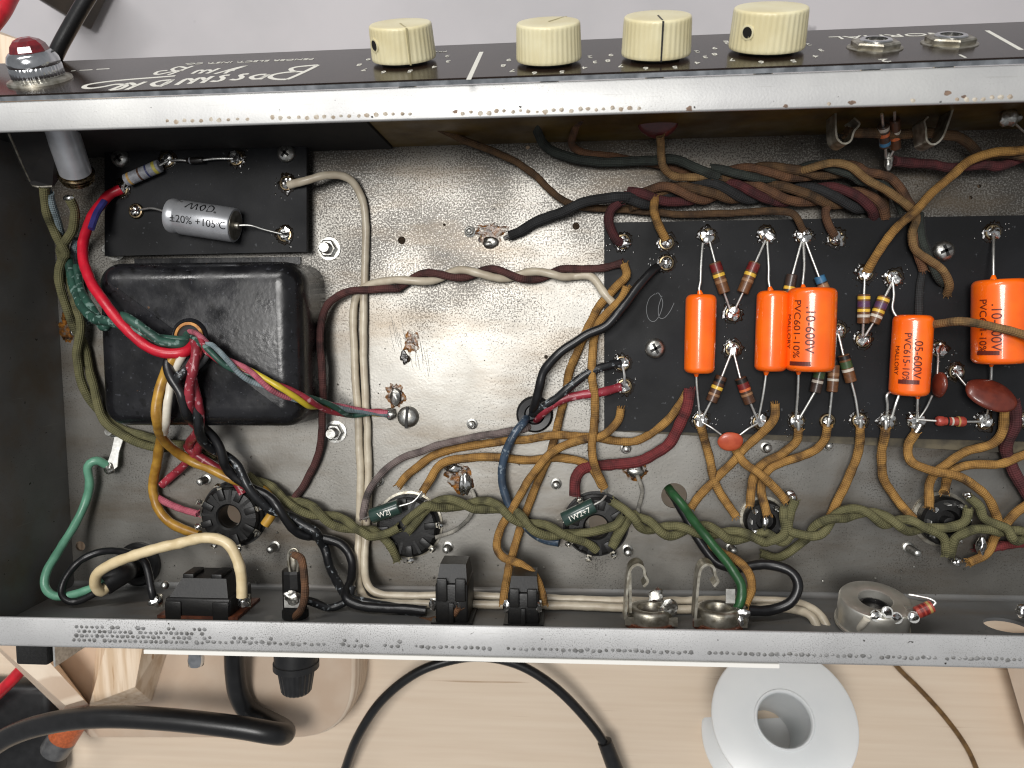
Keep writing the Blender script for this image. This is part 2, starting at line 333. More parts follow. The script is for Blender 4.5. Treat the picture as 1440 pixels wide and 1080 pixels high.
def wire(name, label, m, wpx, pts, tips='', world=False, group=None, n=12, wob=.10, jitter=.20, cat='wire', step=1.0, bare=2.4):
    """an insulated wire laid through (pixel x, pixel y, height mm) points"""
    w_ = [V(q) for q in pts] if world else px(pts)
    zm = sum(q.z for q in w_) / len(w_); r = wpx / 2 * mmpp(zm) * (.94 if m.startswith('cloth') else 1)
    path = spline(w_, step); sd = random.random() * 90
    path = [q + V((noise.noise(V((i * .12, sd, 0))), noise.noise(V((i * .12, sd, 9))), .4 * noise.noise(V((i * .12, sd, 20))))) * jitter * (1.7 if m.startswith('cloth') else 1) * r for i, q in enumerate(path)]
    o = B().tube(path, r, n, wob).build(name, m, at=w_[0], angle=60)
    tag(o, label, cat, group)
    me = o.data; uvl = me.uv_layers.new(name='UVMap').data; acc = [0.]
    for i in range(1, len(path)): acc.append(acc[-1] + (path[i] - path[i - 1]).length)
    for pl in me.polygons:
        js = [v % n for v in pl.vertices]; seam = 0 in js and n - 1 in js
        for li, v in zip(pl.loop_indices, pl.vertices):
            j = v % n; uvl[li].uv = ((n if (seam and j == 0) else j) / n, acc[v // n])
    if m.startswith('cloth'):                            # loose threads where the braid was cut
        fb = B()
        for a, d in ((path[0], (path[0] - path[2]).normalized()), (path[-1], (path[-1] - path[-3]).normalized())):
            S, U = frame(d)
            for k in range(7):
                t_ = random.uniform(0, 6.28); e_ = S * math.cos(t_) + U * math.sin(t_); l_ = random.uniform(.5, 1.6)
                q0 = a - d * .4 + e_ * r * random.uniform(.6, .95); fb.tube([q0, q0 + d * l_ * .5 + e_ * .15, q0 + d * l_ + e_ * random.uniform(.1, .8)], .17, 4)
        tag(fb.build('frayed_threads', m, o), kind='stuff')
    for c in tips:
        a, b = (path[0], path[0] - path[2]) if c == 's' else (path[-1], path[-1] - path[-3])
        b = b.normalized()
        B().tube([a - b, a + b * bare * .5, a + b * bare + V((0, 0, -.6))], r * .42, 8).build('bare_end', 'tinned_lead', o)
    return o
def twist(path_px, wpx, strands, turns, phase=0., hr=None, world=False, loose=.15):
    """strands twisted round one centre line; each = (name, label, material, lead-in pixels, lead-out pixels, tips)"""
    c = spline([V(q) for q in path_px] if world else px(path_px), 1.0); n = len(strands)
    zm = sum(q.z for q in c) / len(c); r = wpx / 2 * mmpp(zm); h = hr or (r * (1.02 if n == 2 else 1.18 if n == 3 else 1.45))
    for k, s_ in enumerate(strands):
        name, label, m, pre, post, tips = (list(s_) + [[], [], ''])[:6] if len(s_) < 6 else s_
        pts = []
        for i in range(0, len(c), 2):
            T = (c[min(i + 1, len(c) - 1)] - c[max(i - 1, 0)]).normalized(); S = V((0, 0, 1)).cross(T).normalized(); U = T.cross(S)
            a = phase + 2 * math.pi * (k / n + turns * i / len(c) + loose * noise.noise(V((i * .05, k * 3, phase))))
            pts.append(c[i] + S * math.cos(a) * h + U * math.sin(a) * h)
        pts = px(pre) + pts[(1 if pre else 0):(-1 if post else None)] + px(post)
        wire(name, label, m, wpx, pts, tips, world=True)
def tmesh(body, size, align='CENTER', shear=0., ext=0., fine=False):
    cu = bpy.data.curves.new('lettering', 'FONT'); cu.body = body; cu.size = size; cu.align_x = align; cu.align_y = 'CENTER'; cu.shear = shear; cu.extrude = ext
    o = bpy.data.objects.new('lettering', cu); COL.objects.link(o)
    me = bpy.data.meshes.new_from_object(o.evaluated_get(bpy.context.evaluated_depsgraph_get()))
    bm = bmesh.new(); bm.from_mesh(me); bmesh.ops.triangulate(bm, faces=bm.faces[:])
    for _ in range(4 if fine else 0):                     # short edges, so that wrapped letters follow the curve
        es = [e for e in bm.edges if e.calc_length() > .55]
        if not es: break
        bmesh.ops.subdivide_edges(bm, edges=es, cuts=1); bmesh.ops.triangulate(bm, faces=bm.faces[:])
    bm.to_mesh(me); bm.free()
    vs = [v.co.copy() for v in me.vertices]; fs = [tuple(p.vertices) for p in me.polygons]
    bpy.data.objects.remove(o); bpy.data.curves.remove(cu); bpy.data.meshes.remove(me)
    return vs, fs
def text(body, size, org, right, up, m, parent, name='lettering', align='CENTER', sx=1., lift=.06):
    bpy.context.view_layer.update()
    vs, fs = tmesh(body, size, align, ext=.04); n = right.cross(up)
    return B().add([org + right * (p.x * sx) + up * p.y + n * (p.z + lift) for p in vs], fs).build(name, m, parent, smooth=False)
def text_cyl(body, size, org, axis, out, radius, ang0, m, parent, name='lettering', align='CENTER', sx=1.):
    """lettering that runs along a cylinder's axis, wrapped round it; ang0 = angle of the text line from `out`"""
    vs, fs = tmesh(body, size, align, ext=.03, fine=True); A = axis.normalized(); side = A.cross(out).normalized(); q = []
    for p in vs:
        a = ang0 - p.y / radius; rr = radius + .06 + p.z
        q.append(org + A * p.x * sx + out * math.cos(a) * rr + side * math.sin(a) * rr)
    return B().add(q, fs).build(name, m, parent, smooth=False)
X_, Y_, Z_ = V((1, 0, 0)), V((0, 1, 0)), V((0, 0, 1))

# ------------------------------------------------------------------ the surface and the background
def lin(a, b):
    return lambda x: a.y + (b.y - a.y) * (x - a.x) / (b.x - a.x)
BZ = -85.0
o = B().box((40, -190, BZ - 9), (900, 620, 18)).build('bench', 'wood_ply', smooth=False); tag(o, kind='structure')
o = B().box((0, 560, -212), (2400, 880, 10)).build('backdrop', 'backdrop_grey', smooth=False); tag(o, kind='structure')

# ------------------------------------------------------------------ chassis
H = 60.0
XL, XR = -262.0, 330.0
xl = lin(V((0, P(75, 300).x, 0)), V((0, 0, 0))) if False else None
pa, pb = P(75, 300, 0), P(106, 830, 0)
def leftx(y): return pa.x + (pb.x - pa.x) * (y - pa.y) / (pb.y - pa.y)
frontY = lin(P(545, 203, 0), P(1440, 177, 0))
rearY = lin(P(0, 904, H), P(1440, 936, H))
lipF_in, lipF_out = lin(P(0, 186, H), P(1440, 143, H)), lin(P(0, 143, H), P(1440, 90, H))
lipR_in = lin(P(0, 868, H), P(1440, 895, H))
ch = thing('amplifier_chassis', 'open plated steel amplifier chassis with folded lips and speckled worn floor', 'chassis', (0, 0, 0))
def slab(y0, y1, z0, z1, x0=XL, x1=XR):
    return B().hexa([(x0, y0(x0), z0), (x1, y0(x1), z0), (x1, y1(x1), z0), (x0, y1(x0), z0), (x0, y0(x0), z1), (x1, y0(x1), z1), (x1, y1(x1), z1), (x0, y1(x0), z1)])
off = lambda f, d: (lambda x: f(x) + d)
def cut(b, cutters, name, material, parent):
    base = place(b.mesh(name, (0, 0, 0), False), name, material); c = place(cutters.mesh('c', (0, 0, 0), False), 'cutter', None)
    md = base.modifiers.new('b', 'BOOLEAN'); md.operation = 'DIFFERENCE'; md.object = c; md.solver = 'EXACT'
    bpy.context.view_layer.update()
    me = bpy.data.meshes.new_from_object(base.evaluated_get(bpy.context.evaluated_depsgraph_get()))
    bpy.data.objects.remove(base); bpy.data.objects.remove(c)
    finish(me, True, 35)
    return place(me, name, material, parent)
# floor with its punched holes: (pixel x, pixel y, pixel radius)
HOLES = [(948, 697, 18), (565, 338, 5.5), (113, 768, 7.5), (810, 318, 5), (754, 580, 22), (323, 721, 20), (845, 735, 17), (625, 316, 2), (197, 792, 28), (1377, 262, 2.6),
         (742, 207, 3), (1365, 278, 2.5), (768, 502, 2.8), (573, 505, 5)]
hc = B()
for hx, hy, hr in HOLES: q = P(hx, hy, 0); hc.cyl(q - Z_ * 4, q + Z_ * 4, hr * mmpp(0), n=28)
lx0, lx1 = leftx(-130), leftx(90)
lx0 -= 2.5; lx1 -= 2.5
fl = B().hexa([(lx0 - .6, rearY(lx0), -1.2), (XR, rearY(XR), -1.2), (XR, frontY(XR), -1.2), (lx1 - .6, frontY(lx1), -1.2), (lx0 - .6, rearY(lx0), 0), (XR, rearY(XR), 0), (XR, frontY(XR), 0), (lx1 - .6, frontY(lx1), 0)])
cut(fl, hc, 'floor_plate', 'floor_steel', ch)
rw = slab(off(rearY, -1.2), rearY, -1.2, H - 1.2, lx0 - .6, XR)
q = P(1414, 896, 26); cut(rw, B().cyl((q.x, rearY(q.x) - 5, 26), (q.x, rearY(q.x) + 5, 26), 7.2, n=28), 'rear_wall', 'wall_steel', ch)
slab(frontY, off(frontY, 1.2), -1.2, H - 1.2, lx1 - .6, XR).build('front_wall', 'wall_steel', ch, smooth=False)
# broad bend where the floor turns up into the rear wall
rs = []
RB = 2.0
for x in (lx0, XR - 1.3):
    y = rearY(x); rs.append([(x, y + .06, RB)] + [(x, y + RB - (RB - .06) * math.cos(a), RB - (RB - .03) * math.sin(a)) for a in (0, .26, .52, .78, 1.05, 1.31, 1.57)] + [(x, y + RB, -.3), (x, y - .3, -.3)])
B().rings([[V(p) for p in r] for r in rs]).build('bend', 'wall_steel', ch, angle=70)
ye, yf = rearY(lx0) + .1, frontY(lx1) - .1
B().hexa([(leftx(ye) - 1.8, ye, .1), (leftx(ye) - .3, ye, .1), (leftx(yf) - .3, yf, .1), (leftx(yf) - 1.8, yf, .1),
          (leftx(ye) - 1.8, ye, H - 1.3), (leftx(ye) - .3, ye, H - 1.3), (leftx(yf) - .3, yf, H - 1.3), (leftx(yf) - 1.8, yf, H - 1.3)]).build('left_wall', 'wall_steel', ch, smooth=False)
slab(off(rearY, 0), off(frontY, 0), 0.1, H - 1.3, XR - 1.2, XR - .1).build('right_wall', 'wall_steel', ch, smooth=False)
def lip(y_in, y_out, name, m, rr=1.5):
    """folded lip: flat flange with a rounded free edge"""
    rings = []
    for x in (XL, (XL + XR) / 2, XR):
        a, b = y_in(x), y_out(x); s = 1 if b > a else -1
        r = [(x, b, H - 1.2), (x, b + s * .0, H - .5)] + [(x, b - s * (.9 - .9 * math.cos(t)), H - .9 + .9 * math.sin(t)) for t in (.3, .7, 1.1, 1.57)]
        r += [(x, a + s * .6, H), (x, a + s * .18, H - .18), (x, a, H - .6), (x, a + s * .1, H - 1.1), (x, a + s * .4, H - 1.2)]
        rings.append([V(p) for p in r])
    return B().rings(rings).build(name, m, ch, angle=50)
lip(lipF_in, lipF_out, 'front_lip', 'front_lip_steel')
lip(lipR_in, off(rearY, -1.2), 'rear_lip', 'rear_lip_steel')
# crimp marks left by the folding brake along the lips
def crimps(name, row, m, sz, h):
    b = B()
    for (x, y) in row:
        q = P(x, y, H); a = sz * (.75 + .5 * random.random()) * mmpp(H) / 2; k = h * (.6 + .8 * random.random())
        n_ = 7; ph = random.random() * 6
        b.add([q + V((a * math.cos(ph + j * 6.283 / n_) * random.uniform(.75, 1.15), a * .85 * math.sin(ph + j * 6.283 / n_) * random.uniform(.75, 1.15), -.02)) for j in range(n_)] + [q + V((a * random.uniform(-.2, .4), a * random.uniform(-.1, .4), k))], [(j, (j + 1) % n_, n_) for j in range(n_)])
    tag(b.build(name, m, ch, smooth=False), kind='stuff')
ry = lambda x: 903 + 32 * x / 1440
row = []
for i in range(26):
    for j in range(4):
        if random.random() < (.97 if i in range(2, 22) and j < 3 else .55): row.append((104 + i * 7.2 + (3.6 if j % 2 else 0), ry(106 + i * 7.2) - 5.5 - j * 6.2))
x = 292
while x < 1440:
    if random.random() < .93: row.append((x, ry(x) - 7 + random.uniform(-1.2, 1.2)))
    if random.random() < .25 and x < 620: row.append((x + 3, ry(x) - 13))
    x += 8.6 + random.uniform(-.7, .7)
mat('lip_dent_dark', (156, 156, 156), (120, 119, 117), .5, .6, .4)
crimps('crimp_marks', row, 'lip_dent_dark', 7.4, .75)
row = []
x = 235
while x < 1440:
    if x < 350 or 380 < x < 575 or 640 < x < 900 or 1345 < x < 1425 or random.random() < .12: row.append((x, 181 - 40 * x / 1440 - 4 + random.uniform(-1.5, 1.5)))
    x += 12 + random.uniform(-2, 2)
mat('lip_dent', (192, 184, 170), (160, 144, 126), .5, .7, .3)
crimps('crimp_marks', row, 'lip_dent', 7.5, .3)
mat('rust_spot', (126, 104, 88), (100, 82, 70), .6, .8)
for i, (x, y, r) in enumerate([(970, 153, 4), (1105, 149, 3), (1198, 144, 4), (1333, 131, 4), (1356, 136, 3), (640, 157, 3)]):
    B().blob(P(x, y, H), (r * .25, r * .17, .06), amp=.4, seed=i, sub=2).build('rust_spot', 'rust_spot', ch)
# brass strip and black insulating paper along the foot of the front wall
x0 = P(545, 190, 10).x
tag(slab(off(frontY, -1.1), off(frontY, -.2), .3, 50, x0, XR - 2).build('brass_strip', 'brass_plate', smooth=False), 'dull brass ground strip standing along the foot of the front wall', 'brass strip')
tag(slab(off(frontY, -1.9), off(frontY, -.4), .3, 50, lx1 + 6, x0 - .4).build('insulating_paper', 'fish_paper', smooth=False), 'black insulating paper strip beside the brass strip', 'paper strip')

# ------------------------------------------------------------------ slanted control panel
LEAN = math.radians(30)
A0, A1 = P(0, 143, H), P(1440, 90, H)
EX = (A1 - A0).normalized()
NP = V((0, math.cos(LEAN), math.sin(LEAN))); NP = (NP - EX * NP.dot(EX)).normalized()
EW = EX.cross(NP) * -1
if EW.z < 0: EW = -EW
def Q(x, y, h=2.0):
    d = ray(x, y); c = V((0, 0, CAMH)); t = (A0 + NP * h - c).dot(NP) / d.dot(NP); return c + d * t
pan = thing('control_panel', 'slanted dark brown control panel with white script and numbers', 'panel', P(720, 116, H))
c0, c1 = A0 - EX * 70, A1 + EX * 70
def low(p):
    qa, qb = Q(0, 97, 0), Q(1440, 39, 0); s = (p - qa).dot(EX) / (qb - qa).dot(EX); return qa + (qb - qa) * s
def pslab(h0, h1, tw=0., bw=0.):
    p = [low(c0) + EW * bw, low(c1) + EW * bw, c1 + EW * tw, c0 + EW * tw]
    return B().hexa([q + NP * h0 for q in p] + [q + NP * h1 for q in p])
pslab(.05, 1.45, -.1).build('metal_backing', 'panel_edge', pan, smooth=False)
pslab(1.5, 2.0, -.35, .0).build('face_plate', 'panel_brown', pan, smooth=False)
TR, TU = -EX, EW                                       # lettering runs upside down as seen from here
def dline(xa, ya, xb, yb, wd):
    a, b = Q(xa, ya), Q(xb, yb); B().ribbon([a, a.lerp(b, .5), b], NP, wd, .04).build('divider_line', 'panel_print', pan, smooth=False)
dline(677, 73, 659, 112, 1.5); dline(1388, 43, 1436, 70, 1.5)
def script(strokes, w):
    b = B()
    for s in strokes:
        b.ribbon(spline([Q(80 + x / 3.6, 60 + y / 3.6, 2.02) for x, y in s], .5), NP, w, .04)
    b.build('script_lettering', 'panel_print', pan, smooth=False)
script([[(1322, 113), (1290, 130), (1240, 154), (1195, 174), (1165, 186)],                       # B stem
        [(1322, 113), (1270, 117), (1215, 123), (1185, 133), (1200, 145), (1245, 147)],
        [(1215, 146), (1150, 152), (1095, 163), (1080, 176), (1110, 185), (1165, 186)],
        [(1060, 160), (1020, 163), (985, 174), (1000, 184), (1040, 178), (1070, 160), (1050, 172), (1025, 186)],  # a
        [(972, 158), (945, 160), (930, 166), (938, 173), (930, 182), (905, 188), (880, 186)],       # s
        [(876, 164), (850, 166), (834, 172), (842, 180), (832, 190), (806, 196), (782, 194)],       # s
        [(790, 170), (765, 184), (735, 204)], [(752, 190), (735, 178), (715, 182), (670, 208)], [(690, 194), (672, 183), (650, 187), (605, 214)],  # m
        [(578, 188), (525, 194), (485, 208), (500, 219), (548, 211), (585, 188), (555, 204), (520, 222)],       # a
        [(450, 198), (405, 216), (352, 238)], [(400, 218), (375, 205), (345, 212), (270, 240)],       # n
        [(270, 240), (320, 234), (352, 216), (300, 211), (230, 224), (170, 231), (138, 226), (160, 212), (250, 198), (370, 186), (500, 176), (600, 168)]], 1.7)   # tail
script([[(960, 116), (900, 130), (850, 144), (800, 158)], [(900, 140), (838, 146)], [(960, 116), (880, 142), (850, 156)],
        [(822, 130), (790, 144), (760, 156)], [(785, 146), (770, 138), (750, 142), (722, 156)], [(745, 146), (730, 139), (712, 143), (686, 157)],
        [(690, 118), (640, 136), (580, 158), (560, 163)], [(655, 128), (620, 122), (585, 134), (600, 143), (640, 138)],
        [(640, 140), (570, 150), (520, 160), (498, 158), (515, 146), (560, 140)]], 1.35)
def ptext(body, size, x, y, sx=1., align='CENTER'):
    text(body, size, Q(x, y, 2.02), TR, TU, 'panel_print', pan, align=align, sx=sx)
ptext('FENDER ELECT. INST. CO.', 3.4, 350, 86.5, 1.25)
ptext('NORMAL', 6.8, 1251, 50.3, 1.42)
ptext('2', 5.6, 1244, 85, 1.2); ptext('1', 6.2, 1353, 79, 1.2)
dline(100, 100, 106, 99.5, .9); dline(112, 99, 130, 98, .8); dline(136, 97.4, 154, 96.6, .8)

def knob(label, bx, by, wpx, length, mark, hole=None):
    """fluted barrel knob standing on the panel at pixel (bx, by)"""
    base = Q(bx, by, 2.0); t = thing('knob', label, 'knob', base, 'cream fluted knobs on the control panel')
    r = wpx / 2 * (V((0, 0, CAMH)) - base).length / FPX * .97
    N = 152
    def prof(f):
        return lambda a: 1 - f * (.5 - .5 * math.cos(a * 38)) ** 2
    b = B(); S, U = frame(NP, EX)
    rings = []
    for rr, h, fl_ in [(r * .93, 1.1, 0), (r * 1.0, 1.15, 0), (r * 1.02, 1.6, .01), (r * 1.02, 2.2, .028), (r * .985, length - 1.6, .028), (r * .98, length - .9, .012), (r * .965, length - .35, 0), (r * .93, length - .05, 0), (r * .90, length, 0), (r * .4, length - .1, 0)]:
        m_ = prof(fl_); rings.append([base + NP * h + (S * math.cos(a) + U * math.sin(a)) * rr * m_(a) for a in (2 * math.pi * j / N for j in range(N))])
    b.rings(rings).build('barrel', 'cream_plastic', t, angle=50)
    B().lathe(base, NP, [(r * .72, .02), (r * .72, 1.3)], 24).build('skirt', 'bakelite', t)
    B().lathe(base, NP, [(3.2, -14), (3.2, 1.2)], 16).build('shaft', 'screw_steel', t)
    if mark is not None:
        a, m_ = mark; d = S * math.cos(a) + U * math.sin(a)
        side = NP.cross(d)
        bb = B().box(base + NP * (length / 2 + .4) + d * (r * .997), (.6, .55, length - .9), (d, side, NP))
        bb.box(base + NP * (length + .0) + d * (r * .45), (r * .86, .5, .12), (d, side, NP))
        bb.build('pointer_line', m_, t, smooth=False)
    if hole is not None:
        d = S * math.cos(hole) + U * math.sin(hole); p = base + NP * (length * .55)
        B().lathe(p + d * (r * .93), d, [(2.3, 0), (2.3, r * .08), (1.75, r * .085), (1.7, 0)], 18, cap=False).build('screw_hole', 'cream_plastic', t)
        B().lathe(p + d * (r * .90), d, [(1.75, 0), (1.75, r * .104)], 16).build('hole_shade', 'dark_hole', t)  # near-black disc, puts the shade inside the hole into colour
    for dgt in range(1, 11):                              # numbers printed round the knob
        th = math.radians(33 * (5.5 - dgt)); R_ = r * 1.44
        pos = base + EX * R_ * math.sin(th) + EW * R_ * math.cos(th)
        text(str(dgt), 4.6, pos + NP * .02, TR, TU, 'panel_print', pan, sx=.82)
    return base
A90 = math.pi / 2
# angles: 0 = picture right along the panel; the side that faces the chassis is +EW
sgn = 1 if frame(NP, EX)[1].dot(EW) > 0 else -1
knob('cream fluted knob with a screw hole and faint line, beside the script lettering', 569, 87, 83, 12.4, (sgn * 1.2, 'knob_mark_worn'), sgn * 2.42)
knob('cream fluted knob with no line on its side, next to the white divider line', 772, 88, 85, 12.5, (-sgn * 1.0, 'knob_mark_worn'))
knob('cream fluted knob with one bold black pointer line', 922, 81, 88, 12.8, (sgn * 1.52, 'knob_mark'))
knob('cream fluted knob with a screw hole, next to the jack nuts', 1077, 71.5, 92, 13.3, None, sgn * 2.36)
ptext('PRESENCE', 2.8, 602, 73.5, 1.1); ptext('VOLUME', 3.2, 1050, 57.2, 1.3)
# jack nuts on the panel
for (x, y, lab) in [(1230, 67, 'hexagonal jack nut between the knobs and its twin on the panel'), (1335, 61, 'hexagonal jack nut beside the slanting white divider line')]:
    p = Q(x, y, 2.0); t = thing('jack_nut', lab, 'nut', p)
    B().lathe(p, NP, [(8.6, 0), (8.6, .25), (8.2, .4), (5, .4)], 32).build('washer', 'dull_nickel', t)
    B().lathe(p, NP, [(7.6, .4), (7.7, 1.7), (7.2, 2.2), (5.2, 2.2), (5.2, 1)], 6).build('hex_nut', 'dull_nickel', t, angle=20)
    B().lathe(p, NP, [(5.0, .8), (5.0, 2.5), (4.7, 2.8), (3.4, 2.8), (3.3, -12)], 28, cap=False).build('threaded_bush', 'chrome', t)
# pilot lamp
p = Q(57, 114, 2.0)
t = thing('pilot_lamp', 'red faceted jewel pilot lamp in a knurled chrome nut', 'lamp', p)
B().lathe(p, NP, [(10.6, 0), (10.4, .8), (9.0, 1.4), (7, 1.4)], 40).build('washer', 'dull_nickel', t)
B().lathe(p, NP, [(8.4, 1.4), (8.6, 1.8), (8.6, 5.0), (8.3, 5.4), (8, 5.5)], 144, mod=lambda a: 1 - .03 * (.5 + .5 * math.cos(a * 36))).build('knurled_nut', 'chrome', t, angle=60)
B().lathe(p, NP, [(8.3, 5.4), (8.5, 6.2), (8.4, 7.2), (7.7, 8.8), (6.9, 9.6), (6.4, 9.9)], 40).build('bezel', 'chrome', t, angle=60)
B().lathe(p, NP, [(6.5, 9.0), (6.4, 10.2), (5.7, 12.0), (4.2, 13.4), (2.0, 14.2), (.3, 14.3)], 9).build('jewel', 'red_jewel', t, angle=5)
e0, e1 = P(88, 187, 40), P(106, 241, 29)
ax = (e1 - e0).normalized()
B().lathe(e0 - ax * 6, ax, [(5.6, 0), (5.6, 6 + (e1 - e0).length), (5.0, 6.4 + (e1 - e0).length)], 28).build('lamp_tube', 'capacitor_foil', t)
for k in range(3):
    c = e1 + ax * (.6 + k * 1.25); B().lathe(c, ax, [(5.6 - .2 * k, 0), (6.5 - .4 * k, .25), (6.5 - .4 * k, .7), (5.6 - .2 * k, .95)], 26).build('coil_spring', 'eyelet_brass', t)
B().lathe(e1 + ax * 4, ax, [(3.4, 0), (3.2, 1.6), (2.4, 2.2)], 18).build('insulator', 'phenolic_brown', t)
B().blob(P(97, 279, 22), (2.2, 1.4, 1.3), seed=4).build('solder_lug', 'solder', t)
pts = [P(10, 187, 44), P(40, 252, 28), P(48, 262, 27), P(76, 262, 27), P(84, 250, 28), P(82, 187, 44)]
B().prism(pts, (0, 0, 1.0)).build('lamp_bracket', 'fish_paper', t, smooth=False)
B().tube(spline(px([(12, 187, 45), (41, 251, 29), (50, 262, 28), (74, 262, 28)]), 1), .45, 6).build('bracket_edge', 'dull_nickel', t)

# ------------------------------------------------------------------ circuit boards
ZB = 6.0
def board(name, label, corners, z, th, material):
    p = [P(x, y, z) for x, y in corners]; t = thing(name, label, 'circuit board', sum(p, V()) / 4)
    B().prism([q - Z_ * th for q in p], (0, 0, th)).build('board', material, t, smooth=False); return t
mb = board('circuit_board', 'long black fibre board holding the orange capacitors', [(850, 605), (1700, 628), (1700, 298), (850, 313)], ZB, 2.4, 'board_black')
p = [P(x, y, 3.4) for x, y in [(853, 606), (1700, 652), (1700, 305), (853, 318)]]
B().prism([q - Z_ * 2.2 for q in p], (0, 0, 2.2)).build('backing_board', 'board_backing', mb, smooth=False)
for x, y in [(921, 490), (1326, 353), (1620, 480)]:
    q = P(x, y, .2); B().cyl(q, q + Z_ * 1.1, 4, n=12).build('spacer', 'screw_steel', mb)
ZC = 8.0
sb = board('rectifier_board', 'small black board holding the silver capacitor, beside the transformer cover', [(147, 360), (431, 354), (431, 203), (147, 207)], ZC, 2.4, 'board_black')
for x, y in [(172, 223), (403, 216)]:
    q = P(x, y, 0.0); B().cyl(q, q + Z_ * 5.7, 3, n=12).build('spacer', 'screw_steel', sb)

# shared meshes for eyelets, solder and flux
def ring_mesh():
    return B().lathe((0, 0, 0), Z_, [(1.55, .0), (2.35, .0), (2.4, .35), (2.1, .75), (1.75, .8), (1.55, .5)], 22, cap=False, close=True).mesh('eyelet')
EYE = ring_mesh(); EYE.materials.append(MAT['eyelet_brass'])
SOL = []
for k in range(5):
    bb_ = B().blob((0, 0, .5), (2.1, 1.9, 1.3), amp=.34, seed=k * 5 + 1, sub=3, freq=1.1)
    for j in range(3):
        a_ = random.uniform(0, 6.28); bb_.blob((math.cos(a_) * 1.1, math.sin(a_) * 1.1, .8), (random.uniform(.8, 1.3), random.uniform(.6, 1.1), random.uniform(.5, .9)), amp=.3, seed=k * 7 + j, sub=2)
    me = bb_.mesh('solder_joint'); me.materials.append(MAT['solder']); SOL.append(me)
FLX = []
for k in range(4):
    n = 40; out = [2.2 + 1.5 * abs(noise.noise(V((math.cos(a) * 2.1, math.sin(a) * 2.1, k * 7.3)))) + .3 + .35 * noise.noise(V((math.cos(a) * 6, math.sin(a) * 6, k * 3.3))) for a in (2 * math.pi * j / n for j in range(n))]
    R_ = lambda f, z: [V((math.cos(2 * math.pi * j / n) * out[j] * f, math.sin(2 * math.pi * j / n) * out[j] * f, z)) for j in range(n)]
    b = B().rings([R_(1, .0), R_(.98, .16), R_(.85, .34), R_(.6, .3)])
    for j in range(7):
        a = random.uniform(0, 6.28); rr = random.uniform(3.3, 4.6); b.blob((math.cos(a) * rr, math.sin(a) * rr, .02), random.uniform(.12, .34), flat=.4, sub=1)
    me = b.mesh('burnt_flux'); me.materials.append(MAT['burnt_flux']); FLX.append(me)
def eyelet(x, y, brd, z, solder=1.0, open_=False, flux=True, s=1.0):
    c = P(x, y, z + .02); s *= 1.3; e = place(EYE, 'eyelet', None, brd, c); e.scale = (s, s, s)
    i = random.randrange(100)
    if flux:
        f = place(FLX[i % 4], 'burnt_flux', None, e, c); f.rotation_euler.z = random.uniform(0, 6.28); f.scale = (1.15, 1.0, 1.2)
    if not open_:
        d = place(SOL[i % 5], 'solder_joint', None, e, c); d.rotation_euler.z = random.uniform(0, 6.28); d.scale = (solder, solder, solder * random.uniform(.8, 1.05))
    return e
for x, y, s in [(876, 340, 1), (995, 332, 1), (1078, 330, 1), (1130, 332, 1.05), (1176, 335, .95), (1395, 327, .9), (1216, 385, .95), (1256, 391, .95), (1213, 478, .9), (1030, 441, .95),
                (1030, 491, .9), (875, 511, .95), (878, 543, .95), (985, 591, 1), (1068, 593, 1), (1120, 592, .95), (1208, 591, .75), (1247, 592, 1.05), (1288, 592, 1.1),
                (1384, 593, 1.05), (1318, 491, 1), (1344, 523, .85), (1178, 465, .8), (1441, 590, .9)]:
    eyelet(x, y, mb, ZB, s)
eyelet(937, 341, mb, ZB, .7); eyelet(937, 370, mb, ZB, .55); eyelet(1163, 592, mb, ZB, .6, flux=False)
for x, y, s in [(236, 225, .85), (333, 223, .95), (401, 330, .95), (404, 258, .8), (172, 266, .9)]: eyelet(x, y, sb, ZC, s)
eyelet(192, 297, sb, ZC, .7, flux=False)
# pan-head screws with cross recesses
def screw(x, y, z, rpx, parent, rot=.3, slot=False):
    c = P(x, y, z); r = rpx * mmpp(z)
    s = B().lathe(c, Z_, [(r, 0), (r, .35), (r * .93, r * .35), (r * .7, r * .58), (r * .3, r * .68)], 26).build('screw', 'screw_steel', parent)
    for a in ((rot,) if slot else (rot, rot + A90)):
        d = V((math.cos(a), math.sin(a), 0)); B().box(c + Z_ * (r * .62), (r * (2.02 if slot else 1.05), r * .26, r * .2), (d, Z_.cross(d), Z_)).build('screw_recess', 'dark_hole', s, smooth=False)
screw(921, 490, ZB, 14.5, mb, .5); screw(1326, 353, ZB, 14.5, mb, .4); screw(170, 223, ZC, 13, sb, .6); screw(403, 216, ZC, 13, sb, .9)
screw(574, 586, .3, 15.5, ch, 1.5, True)
# the chalked letter on the board
zc = ZB + .03
b = B()
for s in [[(921, 413), (913, 420), (909, 434), (912, 448), (920, 452), (928, 442), (932, 425), (926, 412), (922, 414)], [(931, 416), (926, 432), (927, 446), (934, 447), (942, 438), (948, 426)]]:
    b.ribbon(spline([P(x, y, zc) for x, y in s], .6), Z_, .22, .02)
b.build('chalk_letter', 'chalk', mb, smooth=False)

